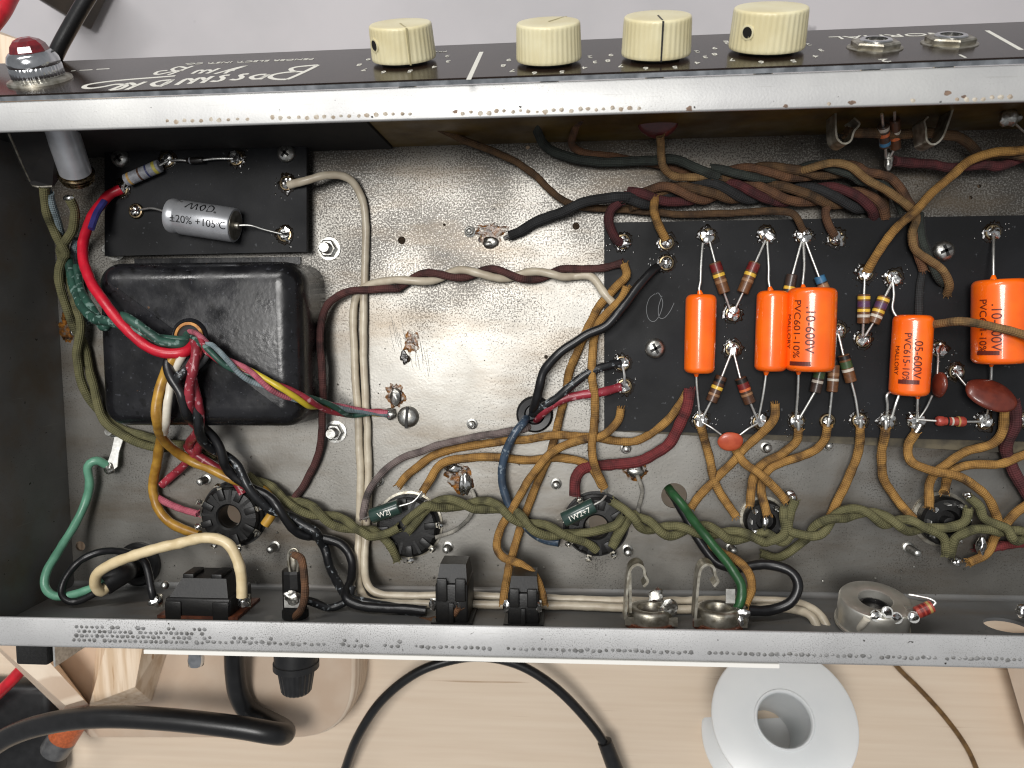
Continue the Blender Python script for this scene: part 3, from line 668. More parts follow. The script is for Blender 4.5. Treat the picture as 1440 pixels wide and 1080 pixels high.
# ------------------------------------------------------------------ components
def lead(parent, pts, r=.5, m='tinned_lead'):
    B().tube(spline(px(pts), .8), r, 7).build('lead', m, parent, angle=60)
def orange_cap(label, top, bot, wpx, lines, leads, bar=None, zc=None):
    r = wpx / 2 * mmpp(13); z = (zc or ZB + r + .3)
    a, c = P(top[0], top[1], z), P(bot[0], bot[1], z); ax = (c - a); Ln = ax.length; ax.normalize()
    t = thing('film_capacitor', label, 'capacitor', (a + c) / 2 - Z_ * r, 'orange dipped film capacitors on the board')
    rr = min(r * .42, 2.2)
    prof = [(r * .35, .25), (r - rr, .0)] + [(r - rr + rr * math.sin(q), rr - rr * math.cos(q)) for q in (.35, .7, 1.05, 1.4)] + [(r, rr + .4), (r * 1.005, Ln * .5), (r * .995, Ln - rr)] + [(r - rr + rr * math.cos(q), Ln - rr + rr * math.sin(q)) for q in (.2, .55, .9, 1.25, 1.57)] + [(r * .3, Ln - .2)]
    B().lathe(a, ax, prof, 36, mod=lambda q: 1 + .014 * math.sin(3 * q + top[0]) + .008 * math.sin(5 * q + top[1])).build('body', 'orange_dip', t, angle=60)
    for ln, e in zip(leads, (-1, 0)):
        q0 = P(*ln[e]); q1 = P(*ln[e - 1 if e else 1]) if False else P(*(ln[-2] if e else ln[1])); d_ = (q1 - q0).normalized(); B().lathe(q0 - d_ * .5, d_, [(1.5, 0), (1.1, 1.4), (.62, 2.6)], 12).build('lead_collar', 'orange_dip', t)
    for ln in leads: lead(t, ln)
    out = (Z_ - ax * Z_.dot(ax)).normalized()
    for s, size, u, ang, sx in lines:
        text_cyl(s, size, a + ax * (Ln * u), ax, out, r * 1.026, ang, 'orange_print', t, sx=sx)
    if bar:
        u, a0, a1 = bar; side = ax.cross(out)
        rs = [[a + ax * (Ln * u + d) + (out * math.cos(q) + side * math.sin(q)) * (r * 1.02 + .14 * hh) for d, hh in ((-.75, 0), (.75, 0), (.75, 1), (-.75, 1))] for q in [a0 + (a1 - a0) * k / 8 for k in range(9)]]
        B().rings(rs).build('printed_bar', 'orange_print', t, smooth=False)
        rs = [[a + ax * (Ln * u + d) + (out * math.cos(q) + side * math.sin(q)) * (r * 1.012 + .1 * hh) for d, hh in ((-2.2, 0), (.75, 0), (.75, 1), (-2.2, 1))] for q in (a0 - .1, a0 + .0, a0 + .02)]
    return t
orange_cap('slim orange capacitor with no lettering, next to the chalked letter', (986, 414), (983, 525), 42, [],
           [[(988, 342, 8), (986, 370, 10), (985, 396, 11), (983, 406, 11.5), (985, 416, 11.5)], [(979, 522, 11), (980, 545, 10), (984, 586, 7.5)]])
orange_cap('slim orange capacitor touching the wide lettered one', (1087, 409), (1083, 522), 43, [],
           [[(1079, 340, 8), (1081, 375, 10), (1081, 395, 11), (1084, 411, 11.5)], [(1078, 520, 11), (1074, 550, 10), (1067, 588, 7.5)]])
orange_cap('wide orange capacitor lettered .10-600V, touching a slim one', (1142, 405), (1138, 522), 64, [('.10-600V', 4.6, .50, .33, 1.02), ('PVC601-10%', 3.7, .49, .86, 1.08), ('MALLORY', 2.6, .52, 1.28, 1.1)],
           [[(1130, 340, 8), (1131, 375, 11), (1129, 398, 13), (1130, 408, 14)], [(1123, 519, 13), (1122, 550, 11), (1119, 588, 7.5)]], (.90, .25, 1.15))
orange_cap('orange capacitor lettered .05-600V beside the tan wire', (1285, 443), (1278, 556), 51, [('.05-600V', 4.0, .53, .10, 1.0), ('PVC615-10%', 3.4, .52, .62, 1.0), ('MALLORY', 2.4, .56, 1.12, 1.0)],
           [[(1255, 393, 8), (1257, 415, 9), (1255, 434, 10), (1263, 447, 11), (1275, 452, 11)], [(1291, 553, 11), (1290, 570, 10), (1290, 588, 7.5)]], (.82, -.05, .95))
orange_cap('wide orange capacitor lettered .10-600V under the tan wire', (1407, 393), (1406, 511), 68, [('.10-600V', 4.6, .56, .62, 1.0), ('PVC601-10%', 3.6, .54, 1.08, 1.0)],
           [[(1397, 333, 8), (1397, 365, 12), (1397, 395, 14)], [(1394, 508, 12), (1394, 525, 10), (1392, 560, 8)]], (.86, .5, 1.3))

def resistor(label, a, c, wpx, bands, la, lb, body='rb_body', z=9.6, dogbone=False, group='carbon resistors on the board', z2=None):
    A_, C_ = P(a[0], a[1], z2 or z), P(c[0], c[1], z); ax = C_ - A_; Ln = ax.length; ax.normalize(); r = wpx / 2 * mmpp(z)
    t = thing('resistor', label, 'resistor', (A_ + C_) / 2 - Z_ * r, group)
    if dogbone: prof = [(r * .4, 0), (r * .8, .25), (r, .9), (r, Ln * .2), (r * .82, Ln * .3), (r * .82, Ln * .7), (r, Ln * .8), (r, Ln - .9), (r * .8, Ln - .25), (r * .4, Ln)]
    else: prof = [(r * .5, 0), (r * .9, .02), (r, .25), (r, Ln - .25), (r * .9, Ln - .02), (r * .5, Ln)]
    B().lathe(A_, ax, prof, 22).build('body', body, t)
    for u, wd, m in bands:
        rb = r * (1.025 if not (dogbone and .28 < u < .72) else .85)
        B().lathe(A_ + ax * (u * Ln - wd / 2), ax, [(rb * .97, 0), (rb, .05), (rb, wd - .05), (rb * .97, wd)], 22, cap=False).build('colour_band', m, t)
    for ln in (la, lb):
        if ln: lead(t, ln)
    return t
BR = lambda *s: [(u, wd, 'rb_' + m) for u, wd, m in s]
resistor('brown carbon resistor with red and yellow bands below the slim capacitor lead', (1005, 369), (1019, 412), 16, BR((.17, 3, 'red'), (.42, 1.3, 'yellow'), (.62, 1.2, 'tan')), [(998, 340, 8), (1006, 370, 9.6)], [(1018, 411, 9.6), (1026, 434, 8)])
resistor('brown carbon resistor with red and yellow bands leaning toward the slim capacitor pair', (1062, 369), (1044, 412), 16, BR((.17, 3, 'red'), (.40, 1.3, 'yellow'), (.6, 1.2, 'tan')), [(1076, 338, 8), (1062, 370, 9.6)], [(1045, 411, 9.6), (1034, 434, 8)])
resistor('dark resistor with one yellow band half hidden between two orange capacitors', (1114, 386), (1107, 420), 15, BR((.56, 1.2, 'yellow')), [(1127, 340, 8), (1114, 388, 9.6)], None, 'rb_darkbody')
resistor('resistor with a blue end half hidden behind the wide lettered capacitor', (1152, 389), (1166, 422), 14, BR((.12, 2.6, 'blue'), (.42, 2.2, 'tan'), (.8, 3, 'red')), [(1133, 340, 8), (1152, 390, 9.6)], None, 'rb_darkbody')
resistor('upright resistor with yellow, violet, yellow and white bands', (1215, 414), (1214, 455), 16, BR((.12, 1.2, 'yellow'), (.34, 2.2, 'violet'), (.55, 1.1, 'yellow'), (.74, 1.1, 'white')), [(1216, 392, 8), (1215, 415, 9.6)], [(1214, 454, 9.6), (1213, 472, 8)])
resistor('slanting resistor with yellow, violet, yellow and white bands', (1244, 417), (1228, 455), 16, BR((.12, 1.2, 'yellow'), (.34, 2.2, 'violet'), (.55, 1.1, 'yellow'), (.74, 1.1, 'white')), [(1255, 396, 8), (1244, 418, 9.6)], [(1228, 454, 9.6), (1217, 472, 8)])
resistor('brown carbon resistor with a single yellow band next to the slim capacitor', (1015, 529), (1000, 565), 16, BR((.2, 1.2, 'black'), (.45, 1.3, 'yellow'), (.72, 1, 'tan')), [(1028, 497, 8), (1015, 530, 9.6)], [(1000, 564, 9.6), (989, 586, 8)], 'rb_brown')
resistor('brown carbon resistor with red and orange bands above the orange disc', (1041, 531), (1055, 567), 16, BR((.12, 1.6, 'black'), (.32, 2.2, 'red'), (.47, 1, 'orange'), (.65, 1, 'tan')), [(1032, 497, 8), (1041, 532, 9.6)], [(1055, 566, 9.6), (1064, 588, 8)], 'rb_brown')
resistor('dark green banded resistor half hidden under the wide lettered capacitor', (1155, 514), (1146, 552), 15, BR((.35, 2.6, 'green'), (.6, 1.1, 'white')), None, [(1146, 551, 9.6), (1125, 587, 8)], 'rb_darkbody')
resistor('brown resistor with a white band beside the wide lettered capacitor', (1173, 513), (1170, 551), 15, BR((.35, 1.4, 'tan'), (.55, 1.0, 'white')), [(1175, 470, 8), (1174, 490, 9), (1173, 514, 9.6)], [(1170, 550, 9.6), (1166, 590, 7)])
resistor('brown resistor with green and white bands', (1186, 499), (1197, 537), 15.5, BR((.1, 1.5, 'black'), (.36, 2.6, 'green'), (.56, 1.1, 'white')), [(1179, 470, 8), (1186, 500, 9.6)], [(1197, 536, 9.6), (1203, 560, 9), (1207, 586, 8)])
resistor('red glossy dogbone resistor lying flat at the board edge', (1316, 592), (1358, 593), 14, BR((.38, .7, 'black'), (.53, .7, 'white'), (.74, .7, 'gold')), [(1292, 590, 8), (1317, 592, 9)], [(1357, 593, 9), (1380, 593, 8)], 'rb_filmred', z=9, dogbone=True, group=None)
resistor('grey power resistor with yellow and blue bands beside the red wire', (225, 233), (177, 254), 18, BR((.12, 1.4, 'lemon'), (.34, .8, 'navy'), (.56, .8, 'brown'), (.86, 1.0, 'gold')), [(236, 226, 10), (224, 233, 11.5)], [(178, 253, 11.5), (173, 264, 10)], 'rb_grey', z=11.5, group=None)
t = resistor('tiny black diode between two solder joints on the small board', (263, 226), (286, 225), 9, BR((.2, .5, 'grey')), [(240, 226, 10), (252, 225, 11), (264, 226, 11)], [(285, 225, 11), (305, 223, 11), (328, 223, 10)], 'rb_black', z=11, group=None)
t.name = 'diode'; t['category'] = 'diode'
# short bare links on the board
for lab, pts in [('short bare wire link joining two solder joints by the red wire', [(876, 515, 8), (878, 527, 9), (878, 540, 8)]),
                 ('bare wire lead rising under the .05 capacitor, left of a pair', [(1247, 586, 8), (1248, 570, 10), (1247, 556, 11), (1254, 550, 10)]),
                 ('bare wire lead rising under the .05 capacitor, right of a pair', [(1254, 588, 8), (1259, 570, 9), (1264, 556, 9)])]:
    o = B().tube(spline(px(pts), .8), .5, 7).build('wire_link', 'tinned_lead', at=P(*pts[0])); tag(o, lab, 'wire')
# disc capacitors
def disc_cap(label, x, y, z, rx, ry, rz, m, leads, tilt=(0, 0, 0)):
    c = P(x, y, z); t = thing('disc_capacitor', label, 'capacitor', c)
    bb = B().blob((0, 0, 0), (rx, ry, rz), amp=.03, seed=int(x), sub=3)
    M_ = Matrix.Rotation(tilt[2], 3, 'Z') @ Matrix.Rotation(tilt[1], 3, 'Y') @ Matrix.Rotation(tilt[0], 3, 'X')
    bb.v = [c + M_ @ q for q in bb.v]; bb.build('body', m, t, angle=80)
    for ln in leads: lead(t, ln, .42)
    return t
disc_cap('orange brown disc capacitor hanging off the board edge', 1027, 621, 9, 5.0, 3.9, 1.3, 'disc_orange', [[(988, 594, 8), (1000, 601, 9), (1014, 611, 9)], [(1066, 595, 8), (1052, 603, 9), (1040, 612, 9)]], (.2, 0, 0))
disc_cap('small brown disc capacitor standing on edge', 1321, 541, 12, 1.9, 4.9, 4.4, 'disc_brown', [[(1319, 496, 8), (1319, 510, 10), (1318, 526, 12)], [(1311, 556, 11), (1303, 573, 9), (1293, 588, 8)]], (0, .1, -.05))
disc_cap('large dark brown disc capacitor leaning over the board edge', 1394, 556, 14, 9.4, 6.3, 2.2, 'disc_brown', [[(1345, 526, 8), (1354, 537, 10), (1366, 551, 13)], [(1390, 572, 12), (1388, 582, 9), (1386, 592, 8)]], (-.5, -.15, -.38))
# silver electrolytic on the small board
r = 24.5 * mmpp(14); z = ZC + r + .2; a, c = P(239, 303, z), P(331, 317, z)
t = thing('electrolytic_capacitor', 'silver electrolytic capacitor marked +105°C on the small black board', 'capacitor', (a + c) / 2 - Z_ * r)
ax = c - a; Ln = ax.length; ax.normalize()
B().lathe(a, ax, [(r * .8, .0), (r * .96, .3), (r, 1.0), (r, 2.6), (r * .93, 3.5), (r * .93, 4.0), (r, 5.0), (r, Ln - .5), (r * .96, Ln - .1), (r * .88, Ln)], 44).build('can', 'capacitor_foil', t, angle=40)
B().lathe(c, ax, [(r * .87, -.3), (r * .85, .12), (r * .2, .12), (1.5, .14), (1.4, 1.5), (.5, 1.6)], 30).build('end_seal', 'dull_nickel', t)
lead(t, [(197, 295, 10), (215, 293, 12), (242, 301, 14.5)], .45); lead(t, [(331, 317, 15), (352, 317, 14), (372, 323, 12), (396, 329, 10)], .45)
out = (Z_ + Y_ * .0 - ax * ax.z).normalized()
text_cyl('±20% +105 C', 4.0, a + ax * (Ln * .55), ax, out, r * 1.0, .20, 'print_black', t, sx=1.0)
text_cyl('o', 2.6, a + ax * (Ln * .55 + 7.9), ax, out, r * 1.0, .04, 'print_black', t, sx=1.0)
for q in ([(-.19, .15), (.0, .75), (.2, .25), (.45, .8), (.6, .2)],):
    pass
side = ax.cross(out)
def cy(u, ang): return a + ax * u + (out * math.cos(ang) + side * math.sin(ang)) * (r + .04)
bb = B()
for s in [[(8.5, -.55), (10.2, -.95), (11.2, -.5), (12.4, -.95), (13.2, -.5)], [(14.2, -.75), (15.2, -.98), (16.2, -.72), (15.2, -.48), (14.2, -.75)], [(17.3, -.48), (17.5, -1.0), (19.4, -.85), (19.3, -.55), (17.3, -.48)]]:
    q = spline([cy(*k) for k in s], .5); bb.tube(q, .26, 5)
bb.build('printed_mark', 'print_black', t)
for (u, an, rr) in [(5.9, -.95, .45), (20.6, -.50, .5)]: bb2 = B().lathe(cy(u, an), out, [(rr, -.05), (rr, .1)], 12).build('printed_mark', 'print_black', t)

# ------------------------------------------------------------------ transformer cover
x0, x1 = P(146, 480, 22).x, P(456, 480, 3).x; y0, y1 = P(300, 600, 20).y, P(300, 367, 20).y
TZ = 30.0
tr = thing('transformer_cover', 'black enamelled transformer end bell with wires leaving a round hole', 'transformer', ((x0 + x1) / 2, (y0 + y1) / 2, 0))
bm = bmesh.new(); bmesh.ops.create_cube(bm, size=1)
for v in bm.verts:
    k = 1 if v.co.z < 0 else .97
    v.co = V((v.co.x * (x1 - x0) * k, v.co.y * (y1 - y0) * k, v.co.z * (TZ + 12) - 6 + TZ / 2))
bmesh.ops.bevel(bm, geom=[e for e in bm.edges if abs((e.verts[0].co - e.verts[1].co).z) > 5], offset=8, segments=6, affect='EDGES', profile=.5)
bmesh.ops.bevel(bm, geom=[e for e in bm.edges if all(v.co.z > TZ - 1 for v in e.verts)], offset=8.0, segments=8, affect='EDGES', profile=.5)
bmesh.ops.bisect_plane(bm, geom=bm.verts[:] + bm.edges[:] + bm.faces[:], plane_co=(0, 0, .1), plane_no=(0, 0, -1), clear_outer=True)
hq = P(267, 474, TZ); hl = hq - ROOT[tr.name]
me = bpy.data.meshes.new('bell'); bm.verts.index_update(); b = B().add([v.co + ROOT[tr.name] for v in bm.verts], [[v.index for v in f.verts] for f in bm.faces]); bm.free()
e = b.f
me = b.mesh('bell', ROOT[tr.name], True, 50); bell = place(me, 'bell', 'black_enamel', tr, ROOT[tr.name])
md = bell.modifiers.new('s', 'SOLIDIFY'); md.thickness = .0012; md.offset = -1
bpy.context.view_layer.update()
B().lathe(hq + Z_ * -.2, Z_, [(5.6, 0), (7.2, .0), (7.0, .5), (6.3, 1.3), (5.9, 1.2), (5.6, .6)], 36, cap=False, close=True).build('hole_rim', 'black_enamel', tr, angle=60)
B().lathe(hq, Z_, [(5.6, .0), (5.6, .9), (4.6, 1.0), (4.5, .2)], 32, cap=False, close=True).build('bushing', 'fibre_tan', tr)
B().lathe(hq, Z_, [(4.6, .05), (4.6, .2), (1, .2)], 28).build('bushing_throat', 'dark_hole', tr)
b = B().box((ROOT[tr.name].x - 4, y1 + 1.0, .8), ((x1 - x0) * .86, 4, 1.4)); b.build('mounting_flange', 'black_enamel', tr, smooth=False)
# bolts and nuts that hold it: (px, py, nut radius px)
def boltnut(x, y, z, rpx, parent, stud=4.5):
    c = P(x, y, z); r = rpx * mmpp(z)
    n = B().lathe(c, Z_, [(r * 1.25, 0), (r * 1.25, .5), (r * 1.0, .55)], 24).build('washer', 'screw_steel', parent)
    B().lathe(c + Z_ * .5, Z_, [(r, 0), (r, 2.2), (r * .85, 2.6)], 6).build('hex_nut', 'screw_steel', parent, angle=20)
    b = B()
    for k in range(int(stud / .6)): b.lathe(c + Z_ * (2.8 + k * .6), Z_, [(r * .52, 0), (r * .6, .3), (r * .52, .6)], 14)
    b.build('bolt', 'screw_steel', parent)
boltnut(463, 350, 0.2, 13, tr); boltnut(472, 607, 0.2, 13, tr); boltnut(163, 352, 0.2, 12, tr); boltnut(166, 604, .2, 11, tr)

# ------------------------------------------------------------------ small hardware of the chassis floor
def stud(x, y, h=5.0, r=1.55):
    b = B(); c = P(x, y, 0)
    b.lathe(c, Z_, [(r * 1.5, -.2), (r * 1.45, .5), (r * 1.0, .8)], 16)
    for k in range(int(h / .8)): b.lathe(c + Z_ * (.7 + k * .8), Z_, [(r * .84, 0), (r, .35), (r * .84, .8)], 14)
    b.lathe(c + Z_ * (.7 + int(h / .8) * .8), Z_, [(r * .8, 0), (r * .5, .4)], 14)
    b.build('threaded_stud', 'screw_steel', ch, angle=50)
for x, y, h in [(290, 674, 6), (387, 768, 6), (630, 769, 5.5), (533, 676, 4), (782, 680, 4), (664, 596, 3.5), (880, 630, 3.5), (1077, 629, 3.5), (1277, 770, 8), (661, 326, 3), (1088, 282, 3.5), (1163, 626, 3), (882, 773, 5), (1028, 770, 5)]: stud(x, y, h)
def puddle(x, y, rx, ry, m, h=.35, seed=0, rot=0.):
    c = P(x, y, .01); n = 48; R2 = Matrix.Rotation(rot, 3, 'Z')
    ol = [1 + .55 * noise.noise(V((math.cos(a) * 1.9, math.sin(a) * 1.9, seed * 2.7))) + .25 * noise.noise(V((math.cos(a) * 4, math.sin(a) * 4, seed))) for a in (2 * math.pi * j / n for j in range(n))]
    rg = lambda f, z: [c + R2 @ V((math.cos(2 * math.pi * j / n) * ol[j] * f * rx * mmpp(0), math.sin(2 * math.pi * j / n) * ol[j] * f * ry * mmpp(0), z * (1 + .5 * noise.noise(V((j * .5, f * 3, seed)))))) for j in range(n)]
    return B().rings([rg(1.05, 0), rg(1, h * .25), rg(.9, h * .8), rg(.7, h), rg(.4, h * .7), rg(.12, h * .8)]).build('flux_stain', m, ch, angle=70)
def sblob(x, y, z, r, m='solder', seed=0, parent=None, amp=.22, name='solder_blob'):
    return B().blob(P(x, y, z), r, amp=amp, seed=seed, sub=3).build(name, m, parent or ch, angle=70)
puddle(690, 326, 18, 12, 'amber_flux', seed=1); sblob(690, 341, 1, (2.9, 2.2, 1.6), 'solder_dull', 3)
puddle(578, 481, 11, 13, 'amber_flux', .3, 5); puddle(569, 502, 6, 9, 'burnt_flux', .3, 6)
puddle(98, 460, 16, 21, 'amber_flux', .4, 9); sblob(103, 463, 1, (1.6, 2.6, 1.4), seed=5)
puddle(646, 672, 17, 22, 'amber_flux', .35, 13, .5); sblob(654, 680, 1, (2.3, 4.6, 1.3), seed=8); sblob(637, 659, 1, (3.0, 1.8, 1.4), 'solder', 9)
puddle(893, 662, 17, 12, 'amber_flux', .35, 15); sblob(893, 661, 1, (3.1, 2.7, 1.8), 'solder_dull', 12)
puddle(556, 556, 12, 17, 'amber_flux', .35, 19); sblob(556, 558, 1, (2.2, 3.2, 1.6), 'solder_dull', 14); sblob(548, 582, 2, (2.6, 2.4, 2), 'solder_dull', 21)
b = B()
for k in range(16):
    x = 548 + k * 3.4 + random.uniform(-2, 2); y = 452 + k * 2.6 + random.uniform(-18, 18)
    b.ribbon([P(x, y, .03), P(x + 3, y + 16, .03), P(x + 6 + random.uniform(-2, 2), y + 34 + random.uniform(-8, 8), .03)], Z_, .13, .02)
b.build('scratch_marks', 'scratch_grey', ch, smooth=False)

b = B()                                                  # solder crumbs swept into the corners
for k in range(150):
    x, y = random.choice([(random.uniform(120, 1430), random.gauss(815, 16)), (random.uniform(120, 850), random.uniform(220, 790)), (random.gauss(250, 90), random.gauss(830, 14)), (random.gauss(440, 60), random.gauss(838, 8))])
    if x < 112 or y > 824: continue
    b.blob(P(x, y, .25 if y < 800 else 1.2), random.uniform(.18, .55), amp=.5, seed=k, sub=1)
tag(b.build('solder_crumbs', 'solder_dull', ch), kind='stuff')

# ------------------------------------------------------------------ valve sockets
def octal(label, x, y, rpx, z, hole, rot=0.2, lugs=range(8)):
    c = P(x, y, 0); r = rpx * mmpp(z); t = thing('valve_socket', label, 'socket', c, 'octal valve sockets')
    hr = hole * r
    B().lathe(c, Z_, [(r * 1.04, .15), (r * 1.04, .8), (r * .9, 1.0)], 40).build('saddle_ring', 'dull_nickel' if hole < .3 else 'bakelite', t) if hole < .05 else \
        B().lathe(c, Z_, [(hr, .1), (r * 1.04, .1), (r * 1.04, .8), (hr, .9)], 40, cap=False, close=True).build('saddle_ring', 'bakelite', t)
    prof = [(hr, .3), (r * .97, .3), (r * .97, z * .45), (r * .9, z * .55), (r * .9, z * .8), (r * .84, z * .92), (r * .6, z), (hr * 1.15, z), (hr, z * .9)]
    B().lathe(c, Z_, prof, 40, cap=False, close=True).build('moulding', 'bakelite', t, angle=30)
    for k in range(8):
        a = rot + k * math.pi / 4; d = V((math.cos(a), math.sin(a), 0)); s = Z_.cross(d)
        B().rbox(c + d * (r * .72) + Z_ * (z + .1), (r * .34, r * .2, 1.5), .25, 2, (d, s, Z_)).build('contact_rib', 'bakelite', t)
        d2 = V((math.cos(a + .39), math.sin(a + .39), 0)); s2 = Z_.cross(d2)
        B().box(c + d2 * (r * .66) + Z_ * (z * .93), (r * .42, r * .09, 1.2), (d2, s2, Z_)).build('divider', 'bakelite', t, smooth=False)
        if k in lugs:
            q = c + d * (r * .93); lg = B().box(q + Z_ * (z * .95), (2.6, 1.9, .35), (d, s, Z_)).box(q + d * 1.3 + Z_ * (z * .95 + 1.2), (.35, 1.9, 2.6), (d, s, Z_)).build('lug', 'dull_nickel', t, smooth=False)
            B().blob(q + d * 1.2 + Z_ * (z * .95 + .7), (1.3, 1.1, 1.1), amp=.25, seed=k + int(x), sub=2).build('solder_joint', 'solder_dull' if k % 2 else 'solder', lg)
    if hole > .05:
        B().lathe(c, Z_, [(hr, -3), (hr * 1.01, -3), (hr * 1.01, z * .6), (hr * .99, z * .6)], 24, cap=False).build('key_barrel', 'bakelite', t)
    return t
octal('open octal valve socket beneath the black twisted wires', 331, 722, 48, 6.5, .36, .3)
octal('octal valve socket carrying the green resistor beside the cream wires', 576, 737, 48, 6.0, .001, .1, (0, 1, 3, 4, 6, 7))
octal('octal valve socket with open centre below the thick red wire', 838, 736, 46, 6.0, .36, .55, (0, 2, 3, 4, 5, 6))
def noval(label, x, y, rpx, z=7):
    c = P(x, y, 0); r = rpx * mmpp(z); t = thing('valve_socket', label, 'socket', c, 'small valve sockets')
    B().lathe(c, Z_, [(r * 1.15, .1), (r * 1.15, .7), (r, .8)], 30).build('saddle_ring', 'dull_nickel', t)
    B().lathe(c, Z_, [(r, .3), (r, z * .8), (r * .92, z), (r * .5, z), (r * .42, z * .6), (r * .22, z * .6), (r * .22, z * 1.25), (r * .1, z * 1.28)], 32).build('moulding', 'bakelite', t, angle=30)
    for k in range(9):
        a = .3 + k * 2 * math.pi / 9; d = V((math.cos(a), math.sin(a), 0)); q = c + d * (r * .78)
        lg = B().box(q + Z_ * (z + 1.4), (.4, 1.6, 3.4), (d, Z_.cross(d), Z_)).build('pin', 'tinned_lead', t, smooth=False)
        if k % 2: B().blob(q + d * .3 + Z_ * (z + 1.8), (1.1, 1.1, 1.6), amp=.25, seed=k, sub=2).build('solder_joint', 'solder', lg)
    return t
noval('small black valve socket under the golden wires by the green cable hole', 1072, 728, 28, 6)
noval('small black valve socket with olive wires looped round it', 1322, 729, 34, 6)
# green tubular resistors sitting on the octal sockets
def tubeR(label, a, c, wpx, z, leads, marks):
    A_, C_ = P(a[0], a[1], z), P(c[0], c[1], z); ax = (C_ - A_).normalized(); Ln = (C_ - A_).length; r = wpx / 2 * mmpp(z)
    t = thing('screen_resistor', label, 'resistor', (A_ + C_) / 2 - Z_ * r)
    B().lathe(A_, ax, [(r * .5, 0), (r * .94, .1), (r, .5), (r, Ln - .5), (r * .94, Ln - .1), (r * .5, Ln)], 26).build('body', 'cap_green', t)
    for l in leads: lead(t, l, .4)
    out = (Z_ - ax * ax.z).normalized(); text_cyl(marks, 3.0, A_ + ax * Ln * .5, ax, out, r, .1, 'panel_print', t)
tubeR('dark green tubular resistor on the socket beside the cream wires', (522, 726), (562, 712), 22, 13, [[(511, 730, 10), (523, 725, 13)], [(561, 712, 13), (580, 706, 12), (590, 696, 11), (594, 690, 10)]], 'W2J')
tubeR('dark green tubular resistor on the socket below the red wire', (792, 731), (836, 710), 22, 13, [[(784, 732, 10), (793, 730, 13)], [(835, 710, 13), (846, 704, 12), (852, 697, 10)]], '1W2+7')

# ------------------------------------------------------------------ wires
W = wire
# upper bundle and the leads that feed it
W('cloth_wire', 'brown cloth wire running from the front lip down to the board top edge', 'cloth_brown', 11, [(600, 168, 28), (640, 192, 16), (700, 215, 9), (742, 238, 6), (772, 266, 4), (794, 283, 4), (820, 291, 4), (862, 294, 4), (900, 297, 4), (960, 301, 5), (1020, 300, 6), (1062, 297, 7), (1104, 298, 9), (1120, 306, 10), (1129, 324, 8)])
W('cloth_wire', 'dark green black cloth wire dropping from the front lip above the bundle', 'cloth_darkgreen', 14, [(756, 160, 30), (758, 186, 16), (765, 204, 9), (790, 219, 7), (830, 226, 6), (878, 228, 6), (925, 224, 8), (952, 226, 10), (982, 238, 11), (1010, 248, 10)])
W('cloth_wire', 'rusty brown cloth wire dropping from the front lip beside the black one', 'cloth_rust', 11, [(818, 165, 30), (806, 186, 18), (804, 204, 10), (818, 214, 7), (850, 219, 5), (885, 224, 4), (930, 234, 4), (980, 246, 5)])
W('cloth_wire', 'tan cloth wire hanging from the wine red disc', 'cloth_tan', 12, [(928, 190, 22), (930, 212, 16), (934, 234, 13), (948, 247, 11), (975, 249, 10), (1005, 246, 9)])
disc_cap('wine red dipped disc hanging under the front lip', 926, 174, 22, 7.2, 5.2, 3.0, 'disc_wine', [], (.5, 0, 0))
twist([(1000, 245, 8), (1050, 243, 8), (1100, 243, 8), (1150, 240, 8), (1190, 240, 9), (1225, 252, 9)], 13,
      [('cloth_wire', 'black cloth wire in the upper twisted bundle', 'cloth_darkgreen', [], [(1245, 262, 9), (1262, 280, 8), (1270, 298, 7)]),
       ('cloth_wire', 'brown cloth wire in the upper twisted bundle', 'cloth_brown', [], [(1238, 262, 6), (1244, 290, 4), (1245, 310, 2)]),
       ('cloth_wire', 'rust coloured cloth wire leaving the upper twisted bundle', 'cloth_rust', [], [(1248, 248, 11), (1266, 264, 11), (1278, 284, 11), (1290, 306, 11), (1286, 332, 11), (1290, 355, 10), (1298, 380, 8)])], 1.5, .4)
W('cloth_wire', 'tan cloth wire arching over the bundle and down across the board', 'cloth_tan', 12, [(1098, 246, 5), (1122, 241, 9), (1142, 236, 13), (1172, 229, 14), (1196, 234, 14), (1222, 254, 14), (1250, 270, 13), (1275, 288, 13), (1288, 305, 13), (1282, 330, 12), (1287, 350, 11), (1304, 364, 12), (1325, 380, 12), (1335, 400, 10), (1332, 414, 6)])
twist([(885, 280, 8), (925, 275, 8), (965, 272, 8), (1005, 268, 8), (1050, 270, 7), (1095, 273, 7), (1140, 274, 7), (1185, 277, 7), (1222, 287, 6), (1240, 302, 3)], 14,
      [('cloth_wire', 'wine red cloth wire in the lower twisted bundle', 'cloth_wine', [], [(1245, 312, 1)]),
       ('cloth_wire', 'black cloth wire in the lower twisted bundle', 'cloth_black', [], []),
       ('cloth_wire', 'brown cloth wire in the lower twisted bundle', 'cloth_brown', [], []),
       ('cloth_wire', 'rusty cloth wire in the lower twisted bundle', 'cloth_rust', [], [])], 2.6, .2)
W('cloth_wire', 'black cloth wire from the solder lug joining the bundle', 'cloth_black', 15, [(716, 332, 2.5), (740, 319, 4), (780, 301, 7), (816, 287, 10), (850, 278, 11), (885, 278, 10), (915, 282, 8)], 's')
W('cloth_wire', 'wine red cloth wire curling onto the board corner', 'cloth_wine', 14, [(872, 284, 10), (858, 298, 9), (856, 318, 8), (866, 338, 8), (874, 341, 7.5)])
W('cloth_wire', 'golden cloth wire dropping from the bundle to the board corner', 'cloth_gold', 13, [(921, 278, 11), (919, 296, 11), (926, 316, 10), (936, 336, 8)])
W('cloth_wire', 'short rusty cloth stub from the floor to the board top edge', 'cloth_rust', 12, [(1182, 282, 4), (1168, 285, 6), (1160, 298, 8), (1166, 316, 9), (1174, 332, 8)], 's')
